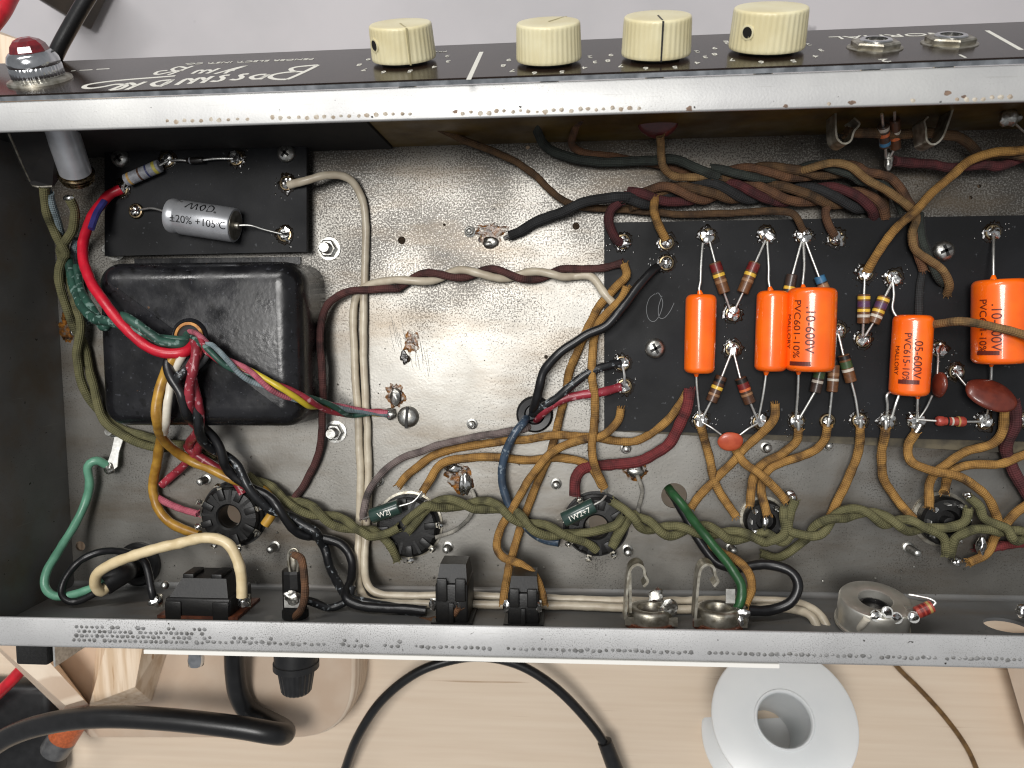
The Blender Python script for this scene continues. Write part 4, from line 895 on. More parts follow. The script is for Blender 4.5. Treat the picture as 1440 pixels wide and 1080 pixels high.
W('cloth_wire', 'dark thin wire running down the board to the .05 capacitor', 'cloth_black', 11, [(1296, 310, 9), (1299, 335, 9), (1306, 360, 9), (1298, 385, 7.5), (1293, 410, 7.5), (1291, 446, 7.5)])
W('cloth_wire', 'black cloth wire curling beside the board screw', 'cloth_darkgreen', 12, [(1293, 300, 12), (1296, 330, 12), (1306, 362, 11), (1318, 388, 10), (1326, 398, 7)])
W('cloth_wire', 'long golden cloth wire crossing diagonally down to the board', 'cloth_gold', 13, [(1500, 205, 14), (1440, 211, 14), (1400, 214, 14), (1366, 226, 15), (1340, 245, 17), (1312, 270, 18), (1286, 296, 18), (1262, 320, 16), (1240, 347, 13), (1226, 370, 10), (1219, 382, 8)])
twist([(1375, 228, 9), (1410, 225, 9), (1440, 222, 9), (1500, 218, 9)], 14,
      [('cloth_wire', 'thick wine red cloth wire from the solder tab under the jacks', 'cloth_wine', [(1258, 226, 12), (1295, 230, 10), (1335, 235, 9)], []), ('cloth_wire', 'brown cloth wire twisted with the thick wine red one', 'cloth_brown', [(1190, 186, 24), (1260, 188, 20), (1330, 188, 16), (1356, 198, 12)], [])], .8, 2.2)
# twisted maroon and white pair
twist([(545, 402, 5), (580, 394, 5), (620, 387, 5), (680, 384, 5), (740, 388, 5), (790, 384, 5), (815, 381, 5)], 11.5,
      [('cloth_wire', 'maroon cloth wire twisted with a white one across the bare floor', 'cloth_maroon', [(412, 704, 3), (432, 674, 3), (449, 632, 4), (454, 580, 8), (452, 520, 11), (451, 470, 10), (457, 436, 8), (472, 419, 6), (500, 408, 6)], [(846, 376, 7), (876, 370, 8.5)]),
       ('plastic_wire', 'off white wire twisted with the maroon one then running down to the rear wall', 'pvc_beige', [(1152, 890, 30), (1141, 868, 27), (1118, 858, 23), (1080, 855, 21), (960, 857, 21), (800, 852, 20), (665, 850, 20), (560, 849, 19), (521, 846, 18), (507, 830, 14), (503, 800, 7), (504, 760, 2.5), (507, 700, 2), (506, 640, 2), (502, 560, 2), (498, 500, 2), (497, 445, 2), (502, 414, 2.5), (518, 401, 3.5)], [(832, 390, 6), (851, 414, 8), (866, 430, 8)])], 2.75, 2.6)
W('plastic_wire', 'beige wire looping from the small board and running down to the rear wall', 'pvc_beige', 11.5, [(406, 260, 10), (430, 254, 11), (462, 246, 9), (490, 251, 6), (507, 274, 3), (514, 310, 2), (513, 380, 2), (512, 430, 2), (511, 490, 2), (514, 560, 2), (517, 620, 2), (518, 690, 2), (515, 750, 2.5), (513, 795, 7), (518, 824, 13), (536, 836, 14), (570, 838, 14), (660, 838, 14), (760, 841, 14), (870, 845, 15), (960, 845, 15), (1040, 843, 15), (1112, 847, 18), (1148, 860, 24), (1168, 890, 30)], 's')
# wires from the grommet
W('plastic_wire', 'glossy black wire rising from the grommet to the board corner', 'pvc_black', 13, [(748, 584, -2), (752, 572, 8), (759, 545, 12), (766, 520, 13), (786, 498, 14), (820, 474, 14), (852, 458, 15), (876, 432, 15), (897, 404, 13), (914, 384, 11), (924, 376, 9)], 'e', bare=4)
W('plastic_wire', 'dusty dark grey wire from the grommet to the upper of two close joints', 'pvc_black_dusty', 12, [(745, 590, -2), (755, 578, 7), (782, 560, 10), (806, 540, 11), (832, 522, 11), (858, 513, 10), (872, 511, 8)])
W('plastic_wire', 'dusty red wire from the grommet to the lower of two close joints', 'pvc_red_dusty', 12.5, [(752, 592, -2), (762, 581, 7), (784, 565, 9), (812, 556, 10), (842, 552, 10), (872, 544, 8)])
W('plastic_wire', 'dusty blue wire curving down from the grommet to the socket with open centre', 'pvc_blue', 12, [(742, 588, -2), (736, 594, 7), (722, 612, 9), (709, 642, 8), (706, 678, 7), (713, 704, 7), (724, 722, 7), (738, 738, 6), (758, 756, 5), (786, 763, 7)])
W('plastic_wire', 'mauve grey wire sweeping from the grommet to the green tubular resistor', 'cloth_mauve', 11.5, [(745, 596, -1), (734, 603, 5), (700, 610, 6), (645, 619, 6), (595, 633, 6), (548, 655, 6), (522, 686, 7), (511, 718, 8), (511, 730, 9)])
# golden cloth wires left of the board
W('cloth_wire', 'golden cloth wire looping from the board edge down to the rear switch', 'cloth_gold', 13, [(878, 372, 9), (880, 388, 10), (862, 408, 8), (842, 432, 6), (826, 464, 5), (806, 508, 4), (796, 548, 4), (786, 592, 4), (776, 630, 4), (762, 664, 4), (748, 698, 4), (734, 736, 5), (722, 776, 9), (714, 806, 18), (710, 832, 28), (708, 850, 30)])
W('cloth_wire', 'golden cloth wire dropping straight from the board edge to the open socket', 'cloth_gold', 13, [(881, 402, 11), (873, 422, 10), (848, 448, 9), (836, 472, 9), (832, 516, 11), (836, 560, 11), (836, 602, 10), (831, 630, 11), (838, 660, 11), (850, 686, 9)], 'e')
W('cloth_wire', 'golden cloth wire sweeping from the board end to the socket with the green resistor', 'cloth_gold', 13, [(966, 552, 8), (958, 566, 8), (938, 592, 6), (912, 613, 5), (880, 621, 4), (840, 616, 6), (790, 612, 7), (740, 617, 7), (690, 624, 4), (640, 631, 4), (604, 644, 4), (578, 664, 5), (560, 684, 7)])
W('cloth_wire', 'golden cloth wire hooked on the board edge and crossing to the rear switch', 'cloth_gold', 13, [(874, 574, 8), (868, 594, 8), (846, 613, 9), (815, 619, 9), (790, 628, 8), (768, 644, 8), (750, 668, 8), (734, 692, 8), (720, 716, 8), (704, 742, 8), (699, 768, 9), (708, 784, 12), (736, 796, 20), (756, 814, 27), (763, 836, 30), (764, 850, 30)])
W('cloth_wire', 'golden brown cloth wire linking the two octal sockets', 'cloth_gold', 13, [(594, 692, 9), (604, 674, 7), (618, 656, 5), (640, 646, 4), (690, 643, 4), (740, 647, 3), (790, 644, 4), (818, 650, 5), (838, 668, 7), (848, 684, 9)], 's')
W('cloth_wire', 'thick red cloth wire from the board end to the open socket', 'cloth_red', 17, [(970, 548, 9), (962, 584, 9), (942, 622, 7), (902, 648, 6), (862, 654, 5), (830, 655, 6), (812, 670, 8), (808, 696, 8)])
W('bare_braid', 'bare tinned braid strap from the solder blob to the open socket', 'braid_tin', 6, [(896, 668, 2), (903, 690, 4), (899, 712, 5), (896, 728, 6)])
W('bare_braid', 'bare tinned braid strap beside the stained solder blob', 'braid_tin', 6, [(664, 690, 2), (668, 704, 4), (662, 724, 5), (650, 738, 5), (636, 748, 5), (612, 756, 7)])
# olive heater wiring
def olive(label, pts, turns, ph=0., a_pre=(), a_post=(), b_pre=(), b_post=()):
    twist(pts, 13.5, [('heater_wire', 'olive heater wire ' + label, 'cloth_olive', list(a_pre), list(a_post)), ('heater_wire', 'second olive strand ' + label, 'cloth_olive', list(b_pre), list(b_post))], turns, ph)
olive('between the pilot lamp and the first open socket', [(90, 345, 12), (88, 385, 10), (98, 425, 8), (110, 462, 6), (116, 505, 5), (126, 545, 5), (144, 582, 4), (170, 606, 4), (205, 620, 3), (240, 627, 3)], 1.6, .3,
      [(62, 262, 27), (66, 300, 20), (76, 325, 15)], [(268, 630, 3), (300, 648, 3)], [(98, 280, 22), (106, 298, 19), (104, 318, 16), (95, 335, 14)], [(264, 626, 4), (290, 640, 4)])
olive('from the first socket to the one with the green resistor', [(350, 672, 4), (392, 696, 5), (432, 716, 6), (470, 732, 7), (505, 743, 8), (530, 750, 9)], 1.8, .9, [], [(548, 766, 9), (558, 786, 6)], [], [(545, 750, 10), (560, 742, 9)])
olive('between the two octal sockets', [(590, 716, 12), (620, 709, 9), (655, 708, 7), (690, 712, 7), (722, 724, 8), (752, 740, 9), (780, 750, 9), (800, 752, 9)], 2.3, .2, [(570, 735, 8)], [(822, 762, 9), (838, 774, 7)], [(574, 748, 9)], [(830, 748, 10), (862, 740, 10), (876, 725, 9)])
olive('from the open socket to the small one by the green cable', [(884, 722, 11), (904, 736, 9), (932, 746, 8), (962, 745, 8), (995, 746, 9), (1028, 753, 9), (1060, 756, 9), (1085, 757, 9)], 2.4, 1.0, [(860, 705, 10)], [(1102, 752, 10), (1102, 728, 11), (1104, 712, 10)], [(872, 740, 8), (862, 768, 8)], [(1100, 764, 9), (1112, 752, 9)])
olive('between the two small sockets', [(1128, 758, 9), (1148, 748, 9), (1168, 728, 9), (1196, 722, 9), (1230, 728, 9), (1262, 735, 9), (1290, 742, 9), (1308, 745, 10)], 2.2, .5, [(1118, 703, 11), (1110, 725, 11), (1110, 745, 10)], [(1326, 756, 10), (1331, 778, 8)], [(1070, 778, 4), (1098, 782, 5)], [(1330, 742, 11), (1356, 734, 10), (1362, 715, 10)])
olive('running off past the last small socket', [(1402, 742, 9), (1425, 752, 9), (1450, 756, 9), (1490, 762, 9)], 1.2, .1, [(1364, 700, 10), (1376, 712, 11), (1386, 730, 10)], [], [(1336, 782, 8), (1344, 758, 11), (1368, 745, 11), (1390, 746, 10)], [])
# golden wires below the board
for lab, pts in [('from the joint under the slim capacitor, straight to the small socket', [(986, 600, 8), (994, 628, 5), (1001, 660, 5), (1012, 692, 5), (1036, 726, 7)]),
                 ('hooked up over the board edge beside the orange disc', [(1090, 568, 9), (1087, 592, 9), (1064, 614, 7), (1040, 640, 6), (1012, 668, 5), (985, 696, 4), (972, 714, 3)]),
                 ('crossing under the orange disc to the socket rim', [(1034, 630, 5), (1046, 652, 8), (1070, 668, 10), (1088, 684, 10), (1105, 706, 10)]),
                 ('from under the wide lettered capacitor to the socket', [(1122, 604, 8), (1119, 622, 6), (1098, 640, 5), (1076, 650, 5), (1060, 670, 7), (1054, 712, 10)]),
                 ('from the open eyelet to the socket centre', [(1164, 600, 8), (1158, 620, 6), (1136, 638, 5), (1100, 650, 5), (1078, 662, 5), (1070, 684, 7), (1079, 724, 11)]),
                 ('sweeping from the board down under the olive pair', [(1210, 602, 8), (1207, 630, 5), (1194, 672, 4), (1178, 704, 3), (1166, 730, 3), (1160, 746, 3)]),
                 ('from the joint under the .05 capacitor to the olive pair', [(1245, 604, 9), (1240, 640, 6), (1244, 674, 4), (1260, 700, 4), (1284, 730, 6)]),
                 ('making the long arc over its neighbours to the chassis corner', [(1288, 608, 9), (1276, 626, 8), (1282, 650, 10), (1312, 662, 12), (1352, 672, 12), (1384, 694, 11), (1400, 720, 9), (1404, 738, 7)]),
                 ('from below the large disc to the last small socket', [(1413, 572, 9), (1411, 604, 9), (1396, 624, 7), (1360, 634, 6), (1332, 652, 6), (1309, 672, 6), (1306, 714, 10)]),
                 ('entering past the board end to the last small socket', [(1500, 625, 6), (1440, 640, 6), (1402, 653, 5), (1358, 655, 5), (1334, 668, 5), (1328, 692, 9)]),
                 ('running under the last olive pair to the bright lug', [(1460, 700, 5), (1428, 722, 5), (1404, 750, 4), (1390, 774, 5), (1362, 792, 6)])]:
    W('cloth_wire', 'golden cloth wire ' + lab, 'cloth_gold', 13, pts, 's' if pts[0][1] < 612 and pts[0][0] != 1090 else '', wob=.1, bare=3.4)
W('cloth_wire', 'wine red cloth wire passing down behind the large disc', 'cloth_wine', 17, [(1424, 566, 10), (1428, 596, 9), (1414, 628, 5), (1420, 652, 4), (1436, 680, 4), (1462, 720, 4)])
W('cloth_wire', 'frayed red cloth end lying beyond the last socket', 'cloth_red', 13, [(1372, 772, 3), (1400, 768, 3), (1436, 764, 3), (1480, 756, 3)], wob=.35)
W('cloth_wire', 'tan cloth wire draped across the right wide capacitor', 'cloth_tan', 12, [(1302, 460, 12), (1322, 455, 20), (1352, 452, 26), (1392, 458, 28), (1440, 470, 28), (1500, 486, 27)])
for x, y, z, r in [(1112, 700, 8, (2.4, 2.8, 2.4)), (1362, 698, 9, (1.8, 1.6, 1.6)), (1380, 768, 6, (1.6, 3.6, 1.6)), (1346, 790, 5, (1.9, 1.7, 1.5)), (1076, 735, 10, (1.2, 2.6, 1.2))]:
    sblob(x, y, z, r, 'solder', int(x), name='solder_lug')
# through the big hole: green, black and golden leads to the output jack
W('plastic_wire', 'glossy deep green wire coming up through the floor hole to the jack', 'pvc_deepgreen', 13, [(938, 684, -6), (948, 696, 2), (964, 716, 7), (988, 748, 16), (1010, 776, 22), (1030, 800, 27), (1042, 822, 30), (1041, 842, 32), (1036, 856, 32)])
W('plastic_wire', 'glossy black wire coming up through the floor hole and looping to the jack', 'pvc_black', 14, [(942, 690, -6), (950, 702, 1), (966, 730, 5), (985, 762, 9), (1006, 790, 14), (1036, 799, 18), (1078, 794, 22), (1110, 804, 25), (1122, 824, 27), (1112, 846, 28), (1084, 858, 28), (1052, 858, 30)])
W('cloth_wire', 'golden cloth wire bending down to the jack beside the green one', 'cloth_gold', 13, [(990, 762, 8), (1012, 776, 14), (1036, 788, 20), (1053, 806, 24), (1056, 828, 27), (1048, 850, 30)])
# transformer leads
W('plastic_wire', 'thick red wire with a blue stripe from the grey resistor to the transformer hole', 'pvc_red', 15, [(170, 266, 10), (150, 277, 12), (131, 304, 16), (117, 345, 22), (124, 388, 30), (150, 430, 36), (176, 460, 37), (202, 484, 37), (232, 496, 37), (262, 494, 35), (274, 480, 29)])
B().tube(spline(px([(147, 283, 14.6), (136, 300, 18), (128, 322, 21)]), 1), 1.3, 8).build('blue_stripe', 'pvc_redblue', bpy.data.objects[[o.name for o in COL.objects if o.get('label', '').startswith('thick red wire with a blue')][0]])
twist([(134, 455, 30), (160, 450, 34), (190, 457, 36), (215, 470, 36), (238, 481, 35)], 14, [('plastic_wire', 'dusty green wire bending into the transformer hole', 'pvc_green', [(96, 360, 9), (103, 400, 15), (116, 432, 24)], [(258, 478, 33), (266, 468, 28)]),
      ('plastic_wire', 'second dusty green wire bending into the transformer hole', 'pvc_green', [(108, 375, 10), (112, 408, 16), (128, 432, 25)], [(256, 484, 34), (270, 474, 28)])], .8, .5)
W('cloth_wire', 'blue grey dusty wire rising from the floor to the pilot lamp', 'cloth_bluegrey', 12, [(70, 272, 24), (80, 312, 16), (92, 350, 7), (100, 392, 4), (114, 432, 3), (122, 452, 2)])
W('cloth_wire', 'second blue grey dusty wire beside the thick red wire', 'cloth_bluegrey', 12, [(108, 336, 10), (103, 365, 7), (107, 400, 5), (118, 432, 3), (128, 452, 2)])
twist([(288, 486, 38), (320, 508, 38), (355, 530, 37), (395, 549, 35), (430, 563, 29), (465, 574, 17), (490, 578, 9), (510, 580, 5)], 8.5,
      [('plastic_wire', 'dusty green transformer wire running to the slotted screw', 'pvc_green', [(268, 472, 29), (276, 478, 34)], [(530, 580, 4), (545, 582, 3)]),
       ('plastic_wire', 'dusty red transformer wire in the strand running to the slotted screw', 'pvc_red_dusty', [(270, 468, 29), (280, 472, 35)], [(526, 578, 4), (545, 580, 3)]),
       ('plastic_wire', 'lemon yellow transformer wire in the strand running to the slotted screw', 'pvc_lemon', [(274, 470, 29), (282, 480, 34)], [(525, 582, 4), (545, 583, 3)]),
       ('plastic_wire', 'faded pink transformer wire in the strand running to the slotted screw', 'cloth_pink', [(266, 466, 29), (278, 470, 36)], [(525, 579, 5), (545, 581, 4)]),
       ('plastic_wire', 'blue grey transformer wire in the strand running to the slotted screw', 'cloth_bluegrey', [(270, 476, 29), (280, 484, 36)], [(525, 581, 5), (545, 583, 4)])], 1.3, 1.4, loose=.3)
W('plastic_wire', 'ochre yellow wire from the transformer hole bending right to the first socket', 'pvc_yellow', 14, [(262, 482, 30), (246, 500, 35), (230, 530, 35), (221, 562, 36), (221, 592, 35), (228, 614, 24), (246, 634, 13), (272, 650, 9), (300, 662, 9), (330, 676, 8), (372, 690, 6), (384, 716, 8), (372, 738, 9)])
W('plastic_wire', 'ochre yellow wire hanging down then curving to the first socket', 'pvc_yellow', 14, [(230, 604, 12), (225, 622, 9), (222, 646, 6), (216, 680, 4), (220, 710, 4), (236, 732, 4), (258, 744, 5), (280, 752, 6)], 'e')
W('plastic_wire', 'dirty white wire beside the ochre wire on the transformer cover', 'pvc_offwhite', 12, [(256, 500, 36), (243, 530, 34), (237, 560, 36), (233, 592, 34), (231, 608, 26)])
twist([(250, 545, 36), (268, 578, 33), (292, 616, 22), (322, 652, 15), (352, 684, 14), (386, 714, 13), (420, 742, 9), (450, 754, 7)], 14,
      [('plastic_wire', 'glossy black transformer wire winding down past the first socket', 'pvc_black', [(258, 486, 30), (238, 505, 35), (240, 526, 37)], [(478, 764, 6), (494, 786, 8), (494, 812, 14), (486, 838, 24), (500, 850, 26), (540, 855, 27), (600, 858, 28)]),
       ('plastic_wire', 'dusty black transformer wire wound round the glossy one', 'pvc_black_dusty', [(272, 492, 30), (262, 520, 36), (250, 532, 37)], [(456, 770, 5), (464, 796, 9), (478, 824, 18), (494, 842, 23), (530, 850, 25), (596, 862, 27)])], 2.6, .8)
W('plastic_wire', 'dusty black wire looping from the fuse holder to the twisted pair', 'pvc_black_dusty', 12, [(424, 842, 32), (442, 848, 28), (464, 854, 26), (486, 846, 24), (496, 826, 20)])
twist([(270, 510, 38), (268, 540, 36), (272, 570, 33), (278, 596, 26), (274, 622, 14), (268, 640, 8)], 13, [('plastic_wire', 'dusty red wire hanging in front of the transformer cover', 'pvc_red_dusty', [(272, 478, 31), (276, 492, 37)], [(250, 662, 4), (228, 682, 3)]),
      ('plastic_wire', 'second dusty red wire hanging in front of the transformer cover', 'pvc_red_dusty', [(280, 484, 31), (278, 498, 37)], [(300, 655, 8), (330, 676, 7), (342, 694, 7)])], .9, .6)
W('plastic_wire', 'grey wire crossing behind the red pair on the transformer cover', 'pvc_grey', 12, [(290, 500, 33), (280, 512, 34), (262, 526, 33), (248, 546, 33)])
W('plastic_wire', 'faded pink wire ending at the first socket', 'cloth_pink', 11, [(222, 700, 3), (236, 708, 4), (256, 716, 5), (278, 722, 7)])
# earth lead and the mains cable
W('plastic_wire', 'mint green earth wire bending down the left wall to the mains cable', 'pvc_mint', 12.5, [(150, 654, 4), (136, 648, 6), (124, 656, 7), (126, 680, 6), (120, 706, 6), (104, 740, 10), (82, 776, 18), (66, 804, 24), (64, 826, 26), (78, 838, 27), (104, 836, 26), (130, 828, 25), (152, 820, 24)], 's')
B().prism([P(164, 606, 1.2), P(176, 612, 1.2), P(168, 636, 3.0), P(166, 656, 4.0), P(156, 664, 4.2), (P(150, 658, 4.2)), P(158, 634, 3.0)], (0, 0, .6)).build('solder_tag', 'tinned_lead', ch)
sblob(154, 658, 4.6, (2.0, 2.2, 1.2), 'solder_dull', 31)
c0_, c1_ = P(197, 792, 0), P(146, 822, 26)
t = thing('mains_cable_entry', 'stub of black mains cable coming through a rubber grommet', 'cable', c0_)
B().lathe(c0_, Z_, [(7.0, -1.6), (9.3, -.2), (9.3, 2.0), (8.2, 3.2), (5.4, 3.0), (4.9, 1), (4.9, -1.6)], 36, cap=False, close=True).build('grommet', 'rubber_black', t)
B().tube(spline([c0_ + V((3, 1, -22)), c0_ + V((0, 0, -4)), c0_ + V((-2, -1, 6)), P(172, 806, 20), c1_], 1), 4.5, 20).build('outer_sheath', 'rubber_black', t)
W('plastic_wire', 'black mains wire looping back from the cable to the power switch', 'pvc_black', 11, [(150, 820, 25), (130, 836, 26), (104, 846, 27), (88, 836, 28), (92, 812, 27), (114, 788, 25), (145, 775, 23), (176, 776, 25), (200, 786, 28), (209, 806, 30), (213, 828, 32), (216, 842, 32)])
W('plastic_wire', 'cream mains wire arching over to the power switch', 'pvc_cream', 16, [(152, 824, 26), (142, 832, 28), (133, 822, 31), (138, 806, 33), (160, 792, 34), (205, 776, 34), (256, 762, 33), (292, 756, 33), (318, 762, 33), (333, 784, 33), (339, 812, 33), (340, 840, 33)])
t = thing('rubber_grommet', 'black rubber grommet in the bare floor with five wires', 'grommet', P(754, 580, 0))
q = P(752, 582, 0)
B().lathe(q, Z_, [(5.6, -1.5), (7.4, -.1), (7.4, 1.6), (6.5, 2.6), (4.2, 2.4), (3.6, 1), (3.6, -1.5)], 34, cap=False, close=True).build('ring', 'rubber_black', t)
B().lathe(q, Z_, [(3.7, -1.6), (3.7, .9), (1, 1.1)], 24).build('wire_seal', 'rubber_black', t)

# ------------------------------------------------------------------ components on the rear wall
def wy(x): return rearY(x)
def wallpt(x, y, z): return P(x, y, z)
# power switch
z0 = 34
cxa, cxb = P(234, 850, z0).x, P(325, 850, z0).x; xm = (cxa + cxb) / 2; yb = wy(xm); ln = cxb - cxa
ya = P(280, 812, z0 - 4).y
t = thing('toggle_switch', 'black boxy toggle switch with a long body and bat lever', 'switch', (xm, yb, 24))
b = B()
ym = yb + (ya - yb) * .55
b.rbox((xm, (yb + ym) / 2, 25), (ln, ym - yb, 20), .8)
prof = [V((cxa + 1, ym - .5, 16)), V((cxb - 1, ym - .5, 16)), V((cxb - 1, ym - .5, 34.2)), V((cxa + 1, ym - .5, 34.2))]
b.hexa(prof + [V((cxa + 5, ya, 18)), V((cxb - 3, ya, 18)), V((cxb - 3, ya, 31)), V((cxa + 5, ya, 31))])
b.build('body', 'bakelite', t, angle=25)
for k in (.28, .72): B().rbox((cxa + ln * k, ya + .3, 26), (4.4, 2.4, 9), .5).build('rivet_boss', 'bakelite', t)
for k in (.13, .86): B().rbox((cxa + ln * k, (yb + ym) / 2 - .6, 35.1), (ln * .25, (ym - yb) * .86, .9), .3).build('cover_tab', 'bakelite', t)
B().box((xm, yb + .7, 25), (ln + 6, 1.1, 21)).build('mounting_plate', 'phenolic_brown', t, smooth=False)
for x in (218, 342):
    q = P(x, 846, 32); l_ = B().box(q - Z_ * 1.5, (4.5, 5, .5)).build('terminal', 'dull_nickel', t, smooth=False); B().blob(q, (2.3, 2.2, 1.9), seed=x, amp=.25, sub=3).build('solder_joint', 'solder', l_)
B().blob(P(232, 823, 30), (1.6, 1.6, 1.6), amp=.05).build('rivet', 'screw_steel', t)
q = V((P(276, 905, 30).x, yb - 1.2, 30)); e = P(276, 938, 30)
B().lathe(q, (e - q), [(2.0, -1), (2.1, (e - q).length * .5), (3.1, (e - q).length * .85), (2.8, (e - q).length * .96), (1.2, (e - q).length)], 20).build('bat_lever', 'chrome', t, angle=60)
# fuse holder
t = thing('fuse_holder', 'black fuse holder tube with a looped end lug', 'fuse holder', (P(414, 860, 30).x, wy(0), 30))
a, c = V((P(414, 860, 32).x, wy(P(414, 860, 32).x), 31)), P(413, 800, 31)
B().lathe(a, c - a, [(4.9, 0), (4.9, 3), (4.4, 3.3), (4.4, (c - a).length - 1), (4.0, (c - a).length)], 10).build('barrel', 'bakelite', t, angle=20)
pts = [P(x, y, 34) for x, y in [(408, 806), (405, 785), (408, 774), (416, 772), (420, 782), (418, 804)]]
B().tube(spline(pts, .6), .5, 8).build('lug_loop', 'dull_nickel', t)
B().blob(P(412, 790, 33), (1.5, 3.6, .6), amp=.05).build('end_lug', 'dull_nickel', t)
q = P(411, 840, 37); l_ = B().box(P(411, 846, 36), (6, 4.5, .5)).build('side_lug', 'tinned_lead', t, smooth=False); B().blob(q, (3.0, 2.3, 1.6), amp=.25, seed=11, sub=3).build('solder_joint', 'solder_dull', l_)
q0 = V((a.x, wy(a.x) - 1.2, 31)); fc = P(417, 973, 31); n_ = (fc - q0).normalized()
B().lathe(q0, n_, [(8.0, -.2), (8.2, .4), (8.2, 16.0), (8.6, 16.2), (8.6, 18.5), (7.6, 19.0), (6.5, 19.2)], 36).build('collar', 'rubber_black', t)
B().lathe(q0, n_, [(6.9, 18.6), (6.9, 20), (5.7, (fc - q0).length - .8), (5.0, (fc - q0).length), (1, (fc - q0).length)], 120, mod=lambda q: 1 - .06 * (.5 + .5 * math.cos(q * 20)) ** 2).build('fuse_cap', 'rubber_black', t, angle=60)
W('cloth_wire', 'brown cloth wire hanging from the fuse holder lug', 'cloth_rust', 12, [(414, 780, 34), (423, 786, 37), (428, 806, 39), (429, 834, 40), (424, 856, 38), (414, 868, 34)])
# two black speaker/standby switches
def slide(label, x, wpx, ytop, lugs, name='standby_switch'):
    z = 36; c = P(x, 860, z); yb = wy(c.x); w_ = wpx * mmpp(z); ya = P(x, ytop, z - 3).y
    t = thing(name, label, 'switch', (c.x, yb, z - 10)); Ld = ya - yb
    b = B().rbox((c.x, yb + Ld * .36, z - 9), (w_, Ld * .72, 18), 1.0)
    b.hexa([V((c.x + s * w_ * .47, yb + Ld * .68, zz)) for s, zz in ((-1, z - 17), (1, z - 17), (1, z - .8), (-1, z - .8))] + [V((c.x + s * w_ * .40, yb + Ld, zz)) for s, zz in ((-1, z - 15), (1, z - 15), (1, z - 4.5), (-1, z - 4.5))])
    b.build('body', 'bakelite', t, angle=25)
    for s in (-.28, .28): B().rbox((c.x + s * w_, yb + Ld * .62, z + .3), (w_ * .32, Ld * .4, 1.2), .4).build('cover_rib', 'bakelite', t)
    B().rbox((c.x, yb + Ld * .22, z + .4), (w_ * .16, Ld * .36, 1.6), .3).build('centre_rib', 'bakelite', t)
    B().box((c.x, yb + .7, z - 10), (w_ + 3, 1.0, 22)).build('mounting_plate', 'bakelite', t, smooth=False)
    for (lx, ly) in lugs:
        q = P(lx, ly, z - 1); l_ = B().box(q - Z_ * .8, (2.2, 4.2, .5)).build('terminal', 'tinned_lead', t, smooth=False); B().blob(q, (1.5, 2.2, 1.4), amp=.25, seed=lx, sub=2).build('solder_joint', 'solder', l_)
slide('black switch with a rust stained plate where the black wires end', 635, 48, 795, [(609, 850), (645, 851)])
slide('black switch between the two golden wires', 736, 46, 812, [(713, 853), (757, 853)])
W('cloth_wire', 'frayed brown cloth stub at the black switch terminal', 'cloth_rust', 11, [(646, 854, 36), (636, 864, 35), (615, 871, 32), (580, 874, 28)], wob=.3)
# jacks
def jack(label, x0, xc, blob):
    z = 33; t = thing('jack_socket', label, 'jack', P(xc, 880, z))
    c = P(xc, 853, z); yb = wy(c.x); d = -Y_
    Ld = c.y - yb
    B().lathe((c.x, yb, z), Y_, [(9.0, .1), (9.0, 2.2), (8.6, 2.4), (4, 2.4)], 12).build('fibre_wafer', 'phenolic_brown', t, angle=15)
    B().lathe((c.x, yb + 2.4, z), Y_, [(7.9, 0), (8.1, Ld - 3.6), (7.6, Ld - 2.6), (6.4, Ld - 2.3), (4.8, Ld - 2.6), (4.4, Ld - 3.4), (4.4, 0)], 36, cap=False).build('ring_contact', 'dull_nickel', t, angle=50)
    B().lathe((c.x, yb - 2, z), Y_, [(4.3, 0), (4.3, 3.2), (1, 3.2)], 24).build('throat', 'dark_hole', t)
    for k in (-1, 1): B().box((c.x + k * 7.5, yb + 3.4, z + 4.5), (3.6, 3.0, 1.0)).build('clamp_tab', 'dull_nickel', t, smooth=False)
    def strip(pts, zt, wd, nm):
        path = spline([P(x, y, zt) for x, y in pts], .7); rs = []
        for i, q in enumerate(path):
            T = (path[min(i + 1, len(path) - 1)] - path[max(i - 1, 0)]).normalized(); s = Z_.cross(T).normalized() * .45
            rs.append([q + s, q - s, q - s - Z_ * wd, q + s - Z_ * wd])
        B().rings(rs).build(nm, 'dull_nickel', t, angle=30)
    dx = x0 - 882
    strip([(dx + 879, 872), (dx + 881, 845), (dx + 884, 812), (dx + 888, 799), (dx + 897, 794), (dx + 905, 799), (dx + 907, 809), (dx + 911, 818), (dx + 905, 825)], 41, 7, 'tip_spring')
    if blob == 'l': strip([(dx + 886, 806), (dx + 887, 862)], 40, 6, 'switch_blade')
    if blob == 'l':
        for k, (bx, by) in enumerate([(924, 838), (942, 852), (938, 860)]): B().blob(P(bx, by, 36), (3.0, 2.4, 1.6), amp=.3, seed=k, sub=2).build('solder_lug', 'solder_dull', t)
    else:
        B().box(P(1027, 838, 34), (3.2, 5.2, .6)).build('sleeve_tab', 'tinned_lead', t, smooth=False); B().blob(P(1040, 866, 36), (3.2, 2.8, 2.4), amp=.3, seed=5, sub=3).build('solder_lug', 'solder', t)
jack('output jack with a free hooked spring and no wires on it', 882, 914, 'l')
jack('output jack with the green and golden wires soldered on', 981, 1010, 'r')
